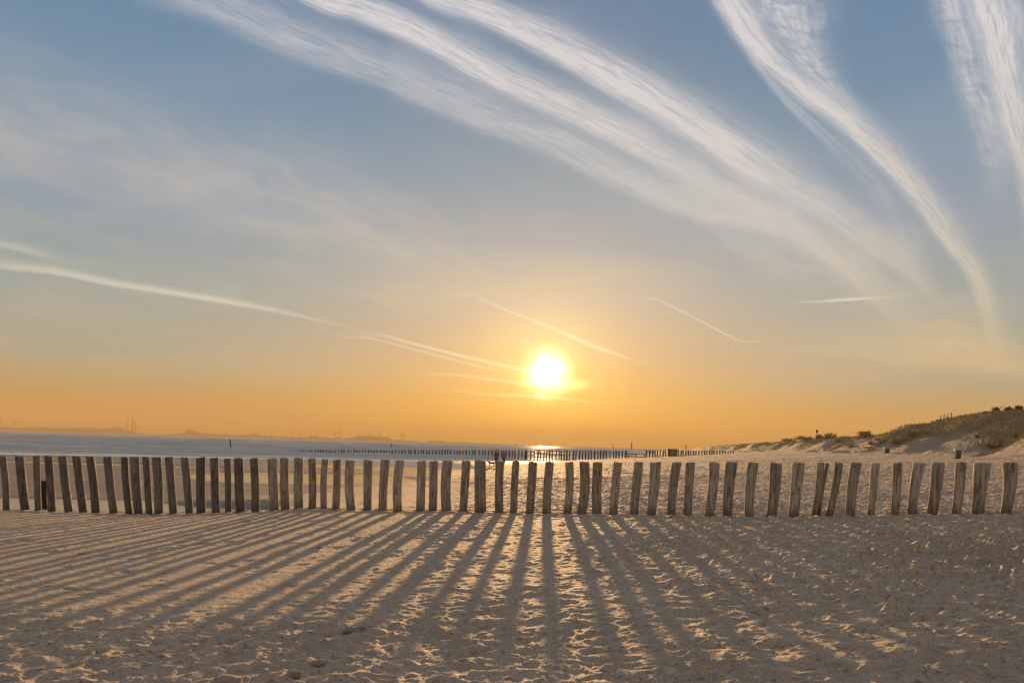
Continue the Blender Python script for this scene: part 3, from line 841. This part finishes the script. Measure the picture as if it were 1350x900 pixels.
# navigation beacon and buoy far out
def beacon(px, top, Yd, r, label):
    B = at(px, top, Yd); h = B.z - WATER
    t = empty('sea_beacon', (B.x, Yd, WATER), label, 'beacon')
    bm = bmesh.new(); tube(bm, (0, 0, -1), (0, 0, h * .78), r, r * .8, 12); link('column', from_bm(bm, 'column', True), M_DARK, t)
    bm = bmesh.new(); tube(bm, (0, 0, h * .78), (0, 0, h * .84), r * 1.5, r * 1.5, 12); link('gallery', from_bm(bm, 'gallery'), M_STEEL, t)
    bm = bmesh.new(); tube(bm, (0, 0, h * .84), (0, 0, h), r * .9, r * .5, 10); link('lantern', from_bm(bm, 'lantern'), M_DARK, t)
beacon(832.8, 582.5, 1500, 1.4, 'dark beacon tower standing on the sea horizon right of sun')
beacon(808, 585.2, 1600, .7, 'small faint beacon on the horizon left of the dark beacon')
beacon(904.3, 586.2, 900, .7, 'small marker on the horizon before the far dune')

# ------------------------------------------------------------------ far shore, 5 km off
FY = 5000.0
def skyl(pts, name, depth=500, dist=FY, base=-2.0):
    px = np.arange(pts[0][0], pts[-1][0] + .01, 1.0)
    py = np.interp(px, [p[0] for p in pts], [p[1] for p in pts])
    X0 = np.array([at(a, b, dist).x for a, b in zip(px, py)]); Z0 = np.array([at(a, b, dist).z for a, b in zip(px, py)])
    t = np.linspace(0, 1, 9); prof = np.array([0, .55, .85, .97, 1, .95, .8, .5, 0])
    XX = np.repeat(X0[None], 9, 0) * (1 + (t[:, None] - .5) * depth / dist); YY = np.repeat((dist + (t - .5) * depth)[:, None], len(px), 1)
    ZZ = WATER + base + prof[:, None] * (Z0[None] - WATER - base) + (2.0 * fbm(XX * .02, YY * .0, 3, 71) + 5.0 * (vnoise(np.floor(XX / 22) * 3.7, YY * 0, 72) > .22)) * prof[:, None]
    return grid_mesh(name, XX, YY, ZZ)
M_LAND, lnt, lb = new_mat('far_land')
n_ = noise(lnt, geo_pos(lnt), .01, 4, .6).maprange(.3, .7)
lnt.links.new(mixc(lnt, n_, (.05, .055, .04), (.13, .11, .08)), lb.inputs['Base Color']); lb.inputs['Roughness'].default_value = .95
tag(link('far_shore', skyl([(-40, 561.5), (30, 563), (100, 563.5), (160, 564.3), (166, 566.5), (200, 571.5), (215, 571.5), (236, 571.3), (243, 570), (246, 568.6), (253, 568.0), (262, 568.4), (272, 570.2), (290, 571.6), (320, 573.6), (330, 573), (337, 571.6), (345, 572.8), (352, 574.2), (400, 575.8), (450, 577.2), (468, 577), (472, 574.6), (490, 574.3), (512, 575.8), (520, 579), (560, 581.2), (580, 580), (592, 581.4), (640, 583.2), (700, 585.6)], 'far_shore'), M_LAND), kind='structure')

def turbine(px, base_py, hub_py, k, label, rot):
    B = at(px, base_py, FY - 150); H = at(px, hub_py, FY - 150)
    h = H.z - WATER
    t = empty('wind_turbine', (H.x, FY - 150, WATER), label, 'wind turbine', 'wind turbines on the far shore')
    bm = bmesh.new(); tube(bm, (0, 0, 0), (0, 0, h), 3.2, 1.8, 10); link('tower', from_bm(bm, 'tower', True), M_STEEL, t)
    bm = bmesh.new(); box(bm, (0, 1.5, h), (3.4, 9, 3.6)); link('nacelle', from_bm(bm, 'nacelle'), M_STEEL, t)
    for j in range(3):
        a = rot + j * 2.094
        bm = bmesh.new(); tube(bm, (0, -4, h), (math.sin(a) * h * .5, -4, h + math.cos(a) * h * .5), 1.9, .5, 5); link('blade', from_bm(bm, 'blade'), M_STEEL, t)
for px, b, hub, lab, rot in ((0.5, 566, 556, 'wind turbine on far shore at very left edge', .3), (77.3, 567, 558, 'lone small wind turbine over the low far shore', 1.0),
                        (358.5, 576, 567.5, 'wind turbine left of the tall far-shore mast', .2), (397, 577, 571, 'small wind turbine just right of the tall mast', .9),
                        (471.5, 579, 570.5, 'wind turbine at left end of the far fort hill', .5), (486, 574, 569.8, 'wind turbine on middle of far fort hill', .1),
                        (500.5, 577, 570.5, 'wind turbine on right part of far fort hill', .8)):
    turbine(px, b, hub, 1, lab, rot)
def chimney(px, top, r, label, cat='chimney'):
    T = at(px, top, FY - 100); h = T.z - WATER
    t = empty('factory_chimney', (T.x, FY - 100, WATER), label, cat, 'tall stacks on the far shore')
    bm = bmesh.new(); tube(bm, (0, 0, 0), (0, 0, h * .96), r * 1.35, r, 12); link('shaft', from_bm(bm, 'shaft', True), M_CONC, t)
    bm = bmesh.new(); tube(bm, (0, 0, h * .96), (0, 0, h), r * 1.15, r * 1.1, 12); link('rim', from_bm(bm, 'rim'), M_DARK, t)
chimney(175.3, 547.3, 5.0, 'tallest thickest chimney on the far shore')
chimney(168, 549, 3.0, 'slender chimney left of the tallest far chimney')
chimney(178.6, 553, 3.2, 'shorter chimney touching the tallest one on its right')
chimney(386.5, 563, 2.6, 'tall thin mast on the far shore between small turbines')
chimney(449.3, 567, 3.0, 'thin stack on far shore left of fort hill')
chimney(200, 565.5, 2.5, 'short lone stack right of the tall chimneys')
def crane(px, top, wpx, label):
    T = at(px, top, FY - 120); h = T.z - WATER; w = wpx * FY / F
    t = empty('harbour_crane', (T.x, FY - 120, WATER), label, 'crane', 'harbour cranes on the far shore')
    bm = bmesh.new()
    for s in (-1, 1): tube(bm, (s * w / 2, 0, 0), (s * w / 2, 0, h), 2.6, 2.2, 6)
    link('gantry_leg', from_bm(bm, 'gantry_leg'), M_STEEL, t)
    bm = bmesh.new(); box(bm, (0, 0, h * .86), (w, 4, 4.5)); link('crossbeam', from_bm(bm, 'crossbeam'), M_STEEL, t)
    bm = bmesh.new(); tube(bm, (-w * .9, 0, h * .9), (w * 1.1, 0, h * .98), 2.2, 1.2, 6); link('boom', from_bm(bm, 'boom'), M_STEEL, t)
crane(531, 572, 3.0, 'harbour crane standing alone right of the fort hill')
crane(443.5, 570, 3.6, 'harbour crane left of the thin stack')
crane(19.5, 555.5, 3.4, 'harbour crane over the low shore at far left')

def works(px0, px1, top, label, n=3):
    A = at(px0, top, FY - 80); Bq = at(px1, top, FY - 80); h = A.z - WATER; w = Bq.x - A.x
    t = empty('factory_building', ((A.x + Bq.x) / 2, FY - 80, WATER), label, 'factory building', 'industrial buildings on the far shore')
    rs = np.random.default_rng(int(px0))
    for k in range(n):
        ww = w / n; hh = h * rs.uniform(.6, 1.0)
        bm = bmesh.new(); box(bm, (-w / 2 + ww * (k + .5), k * 3.0, hh / 2), (ww * .96, 40, hh)); link('hall', from_bm(bm, 'hall'), M_CONC, t)
        bm = bmesh.new(); box(bm, (-w / 2 + ww * (k + .5), k * 3.0, hh + 1), (ww * .5, 20, 2.2)); link('roof', from_bm(bm, 'roof'), M_STEEL, t)
works(247, 258, 565.6, 'block of factory halls on the small round far mound')
works(329, 343, 572.6, 'low factory halls on far shore right of the mound')
works(409, 419, 574.2, 'low factory halls on far shore beside the tall mast')
works(474, 488, 573.6, 'factory halls on left half of the far flat hill', 4)
works(573, 590, 580.0, 'long low halls far right on the distant shore', 4)
works(150, 163, 562.6, 'low halls on far shore just left of the chimneys')

# distant trees and buildings on that shore
def crown_mesh(rx, rz, n, seed, leaf):
    rs = np.random.default_rng(seed)
    d = rs.normal(size=(n, 3)); d /= np.linalg.norm(d, axis=1)[:, None]
    rr = rs.random(n) ** .4
    c = d * rr[:, None] * np.array([rx, rx * .8, rz]) * (1 + .3 * np.sin(d[:, :1] * 5 + seed))
    a = rs.normal(size=(n, 3)); a /= np.linalg.norm(a, axis=1)[:, None]
    b = np.cross(a, rs.normal(size=(n, 3))); b /= np.linalg.norm(b, axis=1)[:, None]
    s = leaf * rs.uniform(.6, 1.4, n)[:, None]
    V = np.stack([c - a * s - b * s * .5, c + a * s - b * s * .5, c + b * s], 1).reshape(-1, 3)
    return tri_mesh('crown', V, np.arange(len(V)).reshape(-1, 3))
M_LEAF, gnt, gb = new_mat('dark_foliage')
gn = noise(gnt, geo_pos(gnt), 2.5, 3, .6).maprange(.3, .7)
gnt.links.new(mixc(gnt, gn, (.035, .04, .018), (.10, .09, .045)), gb.inputs['Base Color']); gb.inputs['Roughness'].default_value = .8
for px, py, w, lab in ((411, 573.8, 3, 'left clump of trees on far shore by the tall mast'), (417.5, 573.3, 2.5, 'second clump of trees on far shore by the tall mast'),
                       (429, 575.2, 3, 'low wide clump of trees on far shore under the turbines'), (461, 576.3, 3.5, 'clump of trees on far shore against fort hill'),
                       (339, 571.5, 5, 'wide clump of trees on far shore right of the round hill')):
    T = at(px, py, FY - 60); w = w * FY / F; h = T.z - WATER
    t = empty('tree', (T.x, FY - 60, WATER), lab, 'tree', 'trees on the far shore')
    bm = bmesh.new(); tube(bm, (0, 0, 0), (0, 0, h * .6), 1.0, .6, 6); link('trunk', from_bm(bm, 'trunk'), M_WOODP, t)
    link('crown', crown_mesh(w, h * .42, 220, int(px), 3.0), M_LEAF, t, (0, 0, h * .6))

# ------------------------------------------------------------------ dune grass
def grass_blades(cx, cy, cz, H, n, seed, spread):
    """numpy arrays of clump centres -> blades, one triangle pair each"""
    rs = np.random.default_rng(seed)
    N = len(cx)
    bx = np.repeat(cx, n) + rs.normal(0, 1, N * n) * np.repeat(spread, n) * .5
    by = np.repeat(cy, n) + rs.normal(0, 1, N * n) * np.repeat(spread, n) * .5
    bz = np.repeat(cz, n) - .05
    hh = np.repeat(H, n) * rs.uniform(.5, 1.15, N * n)
    th = rs.uniform(0, 6.283, N * n); ln = hh * rs.uniform(.1, .7, N * n)
    wa = rs.uniform(0, 3.14, N * n); w = .018 + .026 * rs.random(N * n) + .00022 * by
    wx, wy = np.cos(wa) * w, np.sin(wa) * w
    tx, ty = bx + np.cos(th) * ln, by + np.sin(th) * ln
    mx, my = bx + np.cos(th) * ln * .35, by + np.sin(th) * ln * .35
    P = np.stack([np.stack([bx - wx, by - wy, bz], -1), np.stack([bx + wx, by + wy, bz], -1),
                  np.stack([mx + wx * .8, my + wy * .8, bz + hh * .62], -1), np.stack([tx, ty, bz + hh], -1)], 1)
    V = P.reshape(-1, 3); i = np.arange(N * n)[:, None] * 4
    return V, np.concatenate([i + np.array([[0, 1, 2, 3]])])
M_GRASS, gnt, gb = new_mat('marram_grass')
gn = noise(gnt, geo_pos(gnt), .7, 4, .6).maprange(.3, .7); gn2 = noise(gnt, geo_pos(gnt), 14., 2, .5).maprange(.3, .7)
gc = mixc(gnt, gn, (.24, .20, .105), (.46, .37, .22)); gc = mixc(gnt, gn2 * .35, gc, (.13, .12, .06))
gnt.links.new(gc, gb.inputs['Base Color']); gb.inputs['Roughness'].default_value = .85; gb.inputs['Specular IOR Level'].default_value = .1
def veg_at(x, y):
    D = x - foot_x(y) + 5 * vnoise(x * .03, y * .045, 22)
    v = sstep(3, 7, D + 4.5 * fbm(x * .12, y * .08, 3, 51))
    pch = sstep(0.10, 0.2, fbm(x * .22, y * .13, 3, 52)) * sstep(0.0, 2, D)
    return np.maximum(v, pch), D
N = 60000
u = rng.uniform(.30, .86, N); yy = 62 * np.exp(rng.random(N) * math.log(470 / 62))
xx = u * yy
v, D = veg_at(xx, yy)
keep = (rng.random(N) < v * .95) & (D < 40)
xx, yy = xx[keep], yy[keep]
gz = ground_z(xx, yy) 
Hh = .14 + .22 * rng.random(len(xx)) * (1 + fbm(xx * .1, yy * .1, 2, 55))
V, Fq = grass_blades(xx, yy, gz, np.maximum(Hh, .13), 8, 5, .55 + .003 * yy)
o = link('marram_grass', tri_mesh('marram_grass', V, Fq), M_GRASS); tag(o, kind='stuff')
GRASS_N = len(Fq)

# distinct tufts and shrubs on the sand in front of the dune
def ray_ground(px, py, y0=40, y1=500):
    """where the sight line of that place in the photograph meets the dune"""
    a, b = ray(px, py); Y = np.geomspace(y0, y1, 1500)
    g = ground_z(a * Y, Y); z = EYE + b * Y
    hit = np.where(z < g)[0]
    k = hit[0] if len(hit) else int(np.argmin(z - g))
    return Vector((a * Y[k], Y[k], float(g[k])))
def tuft(px, py, wpx, hpx, label, dense=1.0, name='grass_tuft', cat='grass tuft', mat=None):
    P = ray_ground(px, py); k = P.y / F
    rs = np.random.default_rng(int(px * 7))
    n = int(14 * dense) + 4
    cx = rs.normal(0, wpx * k * .28, n); cy = rs.normal(0, wpx * k * .25, n)
    H = hpx * k * rs.uniform(.6, 1.1, n) * np.exp(-(cx / (wpx * k * .6)) ** 2)
    V, Fq = grass_blades(cx, cy, np.zeros(n), H, 26, int(px), np.full(n, wpx * k * .16))
    o = link(name, tri_mesh(name, V, Fq), mat or M_GRASS, None, tuple(P))
    return tag(o, label, cat, 'grass tufts on the dune sand')
tuft(1312, 588, 24, 13, 'big dark rounded grass tuft on pale dune face at right')
tuft(1148, 586, 8, 5, 'small tuft low on sand, left of the round pair')
tuft(1162, 584, 7, 5, 'small dark tuft above the left bin')
tuft(1157, 580, 6, 4, 'tiny tuft highest above the left bin')
tuft(1122, 589, 6, 4, 'tiny dark tuft on the sand slope far left of bins')
tuft(1288, 578, 4, 6, 'thin upright tuft on pale dune face, left of big tuft')
tuft(1340, 577, 5, 8, 'upright tuft at right edge of the pale dune face')
tuft(1186, 583, 26, 10, 'long low brown tuft at the foot of the dune grass')
tuft(1210, 576, 18, 14, 'tall brown tuft at end of long low tuft')
tuft(1060, 579, 20, 6, 'dark grass tuft on dune skyline left of leaning sign')
tuft(1092, 575, 20, 8, 'olive grass tuft on dune skyline right of leaning sign')
tuft(1106, 583, 18, 7, 'dark low tuft below skyline right of leaning sign')
tuft(1040, 580, 14, 5, 'smallest skyline tuft far left of the leaning sign')
tuft(1140, 568, 20, 9, 'brown grass tuft on skyline where the dune starts to climb')
tuft(1079, 577, 5, 7, 'narrow dark tuft right behind the leaning sign')

# shrubs on the ridge
def shrub(px, py, wpx, hpx, label, seed):
    a, b = ray(px, py); Y = np.geomspace(80, 160, 400)
    g = ground_z(a * Y, Y); k = int(np.argmax((g - EYE) / Y)); Yd = float(Y[k])
    x = a * Yd; z = float(g[k]); kk = Yd / F
    rs = np.random.default_rng(seed)
    t = empty('shrub', (x, Yd, z - .1), label, 'shrub', 'shrubs along the dune ridge')
    bm = bmesh.new()
    hh, ww = hpx * kk * .75, wpx * kk
    for j in range(16):
        ang = rs.uniform(-1.0, 1.0); L = hh * rs.uniform(.7, 1.2)
        p0 = Vector((rs.uniform(-.3, .3) * ww, rs.uniform(-.3, .3) * ww, 0)); p1 = p0 + Vector((math.sin(ang) * L * .5, rs.uniform(-.2, .2) * L, L * .6)); p2 = p1 + Vector((math.sin(ang) * L * .4 + rs.uniform(-.2, .2) * L, rs.uniform(-.2, .2) * L, L * .5))
        tube(bm, p0, p1, .035, .025, 4); tube(bm, p1, p2, .025, .012, 4)
    link('branch', from_bm(bm, 'branch'), M_WOODP, t)
    link('crown', crown_mesh(ww * .5, hh * .45, int(260 * max(1, wpx / 12)), seed, .085), M_LEAF, t, (0, 0, hh * .55))
shrub(1313, 539, 10, 9, 'leftmost low bushy shrub on the dune ridge', 1)
shrub(1330, 536, 11, 9, 'middle shrub on the dune ridge with ragged top', 2)
shrub(1344, 533, 14, 9, 'dark shrub on the ridge at the right edge', 3)
shrub(1300, 543, 8, 3.5, 'lowest of the ridge shrubs, nearest the fence', 4)

# dune fence: four posts and a rail
def ridge_point(px):
    a, b = ray(px, 545); Y = np.geomspace(70, 200, 500)
    g = ground_z(a * Y, Y); k = int(np.argmax((g - EYE) / Y))
    return Vector((a * Y[k], Y[k], float(g[k])))
p0 = ridge_point(1240)
t = empty('dune_fence', tuple(p0), 'short fence of four dark posts on the dune ridge', 'fence')
for j, px in enumerate((1240.3, 1244.6, 1249.4, 1254)):
    a, b = ray(px, 545); x = a * p0.y; z = float(ground_z(x, p0.y)) - p0.z
    bm = bmesh.new(); tube(bm, (x - p0.x, 0, z - .3), (x - p0.x + .03, 0, z + .95 + .1 * (j % 2)), .075, .07, 8); link('fence_post', from_bm(bm, 'fence_post'), M_WOODP, t)
bm = bmesh.new(); x1 = ray(1247, 545)[0] * p0.y - p0.x
tube(bm, (-.35, -.09, .28), (x1, -.09, .42), .05, .05, 6); link('rail', from_bm(bm, 'rail'), M_WOODP, t)

# leaning sign
P = ray_ground(1073.5, 580.5); k = P.y / F
t = empty('leaning_sign', tuple(P), 'white leaning pole with small dark round sign on dune skyline', 'sign')
bm = bmesh.new(); tube(bm, (0, 0, -.3), (3 * k, 0, 10 * k), .09, .08, 8); link('pole', from_bm(bm, 'pole', True), M_WHITE, t)
bm = bmesh.new(); tube(bm, (3 * k, -.12, 12.2 * k), (3 * k, -.16, 12.2 * k), 2.0 * k, 2.0 * k, 20)
bmesh.ops.scale(bm, vec=(.8, 1, 1.1), space=Matrix.Translation((-3 * k, 0, -12.2 * k)), verts=bm.verts); link('sign_disc', from_bm(bm, 'sign_disc'), M_DARK, t)
bm = bmesh.new(); tube(bm, (3 * k, -.06, 9.6 * k), (3 * k, -.1, 11.5 * k), .05, .05, 6); link('bracket', from_bm(bm, 'bracket'), M_DARK, t)

# bins
def litter_bin(px, py, hpx, wpx, label, side_white):
    a, b = ray(px, py)
    Yd = {1262: 73.0, 1169: 108.0}[int(px)]
    x = a * Yd; z = float(ground_z(x, Yd)); k = Yd / F
    h, w = hpx * k, wpx * k
    t = empty('litter_bin', (x, Yd, z), label, 'litter bin')
    bm = bmesh.new(); tube(bm, (0, 0, -.03), (0, 0, h * .88), w * .44, w * .5, 20); link('drum', from_bm(bm, 'drum', True), M_BIN, t)
    bm = bmesh.new(); tube(bm, (0, 0, h * .88), (0, 0, h), w * .54, w * .50, 20); link('lid', from_bm(bm, 'lid'), M_BINL, t)
    bm = bmesh.new()
    for s in (-1, 1): tube(bm, (s * w * .53, 0, -.05), (s * w * .53, 0, h * .97), .025, .025, 6)
    link('bracket', from_bm(bm, 'bracket'), M_WHITE, t)
    bm = bmesh.new(); box(bm, (-w * .47, 0, h * .5), (.05, w * .5, h * .8)); link('side_panel', from_bm(bm, 'side_panel'), M_WHITE if side_white else M_BIN, t)
M_BIN = flat_mat('bin_body', (.06, .058, .06), .5); M_BINL = flat_mat('bin_lid', (.48, .48, .50), .45)
litter_bin(1262.5, 600.8, 12.5, 8.5, 'square-looking dark bin with pale lid and white side on the sand', True)
litter_bin(1169, 597, 8, 7, 'smaller bin farther off with pale lid below dune tufts', True)

# ------------------------------------------------------------------ people and dog
def skin_body(name, J, E, parent, mat, root=0, sub=1):
    me = bpy.data.meshes.new(name)
    me.from_pydata([j[:3] for j in J], E, [])
    o = link(name, me, mat, parent)
    o.modifiers.new('skin', 'SKIN').use_smooth_shade = True
    sv = me.skin_vertices[0].data if me.skin_vertices else None
    if sv is None:
        bm = bmesh.new(); bm.from_mesh(me); bm.verts.layers.skin.verify(); bm.to_mesh(me); bm.free(); sv = me.skin_vertices[0].data
    for i, j in enumerate(J):
        r = j[3]; sv[i].radius = (r, r) if not isinstance(r, tuple) else r
        sv[i].use_root = (i == root)
    s = o.modifiers.new('subdivision', 'SUBSURF'); s.levels = sub; s.render_levels = sub
    return o
M_SKIN = flat_mat('skin', (.45, .27, .19), .6); M_COAT = flat_mat('dark_coat', (.15, .11, .08), .9); M_COAT2 = flat_mat('brown_coat', (.20, .14, .09), .9)
M_TROU = flat_mat('dark_trousers', (.035, .035, .045), .9); M_HAIR = flat_mat('dark_hair', (.03, .02, .015), .7); M_FUR = flat_mat('dog_fur', (.10, .065, .04), .9)
def person(px, top, Yd, label, coat, step, hooded, rz):
    a, b = ray(px, top); x = a * Yd; z = float(ground_z(x, Yd)) + .0
    hgt = (EYE + b * Yd) - z; s = hgt / 1.75
    t = empty('person', (x, Yd, z), label, 'person', 'couple walking on the wet sand', rz); t.scale = (s, s, s)
    J = [(0, 0, .93, .13), (0, 0, 1.15, .135), (0, 0, 1.38, .15), (0, 0, 1.50, .06), (0, -.01, 1.57, .075), (0, -.015, 1.67, .095),
         (-.17, 0, 1.41, .065), (-.23, .03 * step, 1.14, .048), (-.22, -.10 * step, .90, .036), (.17, 0, 1.41, .065), (.23, -.03 * step, 1.14, .048), (.22, .10 * step, .90, .036),
         (-.09, 0, .86, .09), (-.10, -.12 * step, .50, .062), (-.10, -.10 * step, .09, .045), (-.10, -.26 * step if step > 0 else -.0, .04, .04),
         (.09, 0, .86, .09), (.10, .10 * step, .50, .062), (.10, .30 * step, .12, .045), (.10, .20 * step, .04, .04)]
    E = [(0, 1), (1, 2), (2, 3), (3, 4), (4, 5), (2, 6), (6, 7), (7, 8), (2, 9), (9, 10), (10, 11), (0, 12), (12, 13), (13, 14), (14, 15), (0, 16), (16, 17), (17, 18), (18, 19)]
    for sd, hand in ((-1, J[8]), (1, J[11])):           # palm, four fingers and thumb
        hx, hy, hz = hand[:3]; w0 = 8 if sd < 0 else 11
        J.append((hx, hy - .01, hz - .07, .026)); pi = len(J) - 1; E.append((w0, pi))
        for q in range(4):
            J.append((hx + .004 * sd, hy - .035 + .02 * q, hz - .125 - .006 * (q in (1, 2)), .009)); E.append((pi, len(J) - 1))
            J.append((hx - .008 * sd, hy - .035 + .02 * q, hz - .16 - .008 * (q in (1, 2)), .008)); E.append((len(J) - 2, len(J) - 1))
        J.append((hx - .01 * sd, hy - .05, hz - .10, .010)); E.append((pi, len(J) - 1))
    skin_body('body', J, E, t, M_SKIN)
    skin_body('trousers', [(0, 0, .95, .15), (-.09, 0, .84, .105), (-.10, -.12 * step, .50, .08), (-.10, -.10 * step, .11, .065), (.09, 0, .84, .105), (.10, .10 * step, .50, .08), (.10, .29 * step, .14, .065)],
              [(0, 1), (1, 2), (2, 3), (0, 4), (4, 5), (5, 6)], t, M_TROU)
    skin_body('coat', [(0, 0, .78, (.19, .15)), (0, 0, 1.0, (.185, .15)), (0, 0, 1.2, (.18, .15)), (0, 0, 1.40, (.17, .13)), (0, 0, 1.49, .08),
                       (-.19, 0, 1.40, .08), (-.25, .03 * step, 1.14, .068), (-.23, -.09 * step, .92, .055), (.19, 0, 1.40, .08), (.25, -.03 * step, 1.14, .068), (.23, .09 * step, .92, .055)],
              [(0, 1), (1, 2), (2, 3), (3, 4), (3, 5), (5, 6), (6, 7), (3, 8), (8, 9), (9, 10)], t, coat, 1)
    if hooded: skin_body('hood', [(0, .0, 1.50, .11), (0, .01, 1.60, .125), (0, .01, 1.72, .10)], [(0, 1), (1, 2)], t, coat)
    else: skin_body('hair', [(0, .03, 1.60, .085), (0, .025, 1.70, .10), (0, .0, 1.76, .06)], [(0, 1), (1, 2)], t, M_HAIR)
person(654.8, 592.0, 79, 'person in dark coat walking, left of the couple beside the dog', M_COAT, 1, False, .15)
person(664.6, 592.8, 79.6, 'hooded person in brown coat walking, right of the couple', M_COAT2, -1, True, -.1)

# dog, side on, facing left
a, b = ray(648.5, 612); Yd = 77.5; x = a * Yd; z = float(ground_z(x, Yd))
t = empty('dog', (x, Yd, z), 'small brown dog standing left of the walking couple', 'dog')
J = [(.0, 0, .40, (.10, .12)), (-.18, 0, .41, (.11, .14)), (-.30, 0, .46, .09), (-.40, 0, .58, .065), (-.46, 0, .63, .065), (-.57, 0, .60, .032),
     (.22, 0, .42, (.09, .10)), (.33, 0, .45, .03), (.45, 0, .58, .02),
     (-.24, -.07, .32, .045), (-.22, -.07, .18, .025), (-.25, -.07, .02, .024), (-.24, .07, .32, .045), (-.30, .07, .19, .025), (-.30, .07, .02, .024),
     (.20, -.07, .32, .06), (.16, -.07, .22, .035), (.26, -.07, .13, .022), (.23, -.07, .02, .022), (.20, .07, .32, .06), (.20, .07, .22, .035), (.32, .07, .13, .022), (.30, .07, .02, .022)]
E = [(0, 1), (1, 2), (2, 3), (3, 4), (4, 5), (0, 6), (6, 7), (7, 8), (1, 9), (9, 10), (10, 11), (1, 12), (12, 13), (13, 14), (6, 15), (15, 16), (16, 17), (17, 18), (6, 19), (19, 20), (20, 21), (21, 22)]
skin_body('body', J, E, t, M_FUR)
for s in (-1, 1):
    bm = bmesh.new(); tube(bm, (-.43, s * .045, .66), (-.42, s * .06, .76), .03, .006, 6); link('ear', from_bm(bm, 'ear'), M_FUR, t)

# ------------------------------------------------------------------ clods of sand in the foreground
def clod(px, py, wpx, hpx, label, seed):
    a, b = ray(px, py); Y = np.linspace(3.5, 14, 4000)
    g = ground_z(a * Y, Y) + relief(a * Y, Y); k = np.where(EYE + b * Y < g)[0][0]
    P = Vector((a * Y[k], Y[k], float(g[k]))); kk = P.y / F
    bm = bmesh.new(); bmesh.ops.create_icosphere(bm, subdivisions=4, radius=1)
    co = np.array([v.co for v in bm.verts])
    d = 1 + .35 * fbm(co[:, 0] * 1.4 + seed, co[:, 1] * 1.4 + co[:, 2], 3, seed) + .12 * fbm(co[:, 0] * 6, co[:, 1] * 6 + co[:, 2] * 5, 2, seed + 3)
    w, h = wpx * kk / 2, hpx * kk
    for v, q in zip(bm.verts, d):
        v.co = Vector((v.co.x * w * q, v.co.y * w * .8 * q, max(v.co.z, -.35) * h * .8 * q))
    o = link('sand_clod', from_bm(bm, 'sand_clod', True), M_CLOD, None, (P.x, P.y, P.z + h * .15))
    tag(o, label, 'sand clod', 'clods of sand in the foreground')
M_CLOD = flat_mat('damp_sand_clod', (.26, .205, .16), .95)
for px, py, w, h, lab, sd in ((107, 730, 9, 2.5, 'small dark scrap on the smooth striped sand at left', 6), (421, 722, 7, 2, 'tiny dark scrap among post shadows left of middle', 7), (462, 832, 20, 7, 'dark lump of sand resting in a post shadow', 1), (477, 829, 12, 5, 'smaller crumb touching the dark lump on its right', 2),
                              (387, 890, 20, 8, 'dark clod at bottom, right of the flattened mound', 3), (418, 876, 18, 7, 'peaked clod above the bottom edge with a lit rim', 4),
                              (300, 899, 40, 9, 'broad flattened mound of damp sand at the bottom edge', 5)):
    clod(px, py, w, h, lab, sd)

# ------------------------------------------------------------------ haze
HAZE = True
if HAZE:
    top = 150.0; bot = -3.2
    bm = bmesh.new(); box(bm, (0, 3950, (top + bot) / 2), (2 * 100000, 8200, top - bot))
    hz = link('haze', from_bm(bm, 'haze')); tag(hz, kind='stuff')
    m = bpy.data.materials.new('haze'); m.use_nodes = True
    for n in list(m.node_tree.nodes): m.node_tree.nodes.remove(n)
    pv = m.node_tree.nodes.new('ShaderNodeVolumePrincipled'); ou = m.node_tree.nodes.new('ShaderNodeOutputMaterial')
    pv.inputs['Color'].default_value = (.62, .48, .27, 1); pv.inputs['Density'].default_value = 0.00026
    pv.inputs['Anisotropy'].default_value = 0.0
    m.node_tree.links.new(pv.outputs[0], ou.inputs['Volume'])
    hz.data.materials.append(m)
print('ground verts', len(ME_GROUND.vertices), 'sea', SX.size, 'grass quads', GRASS_N)
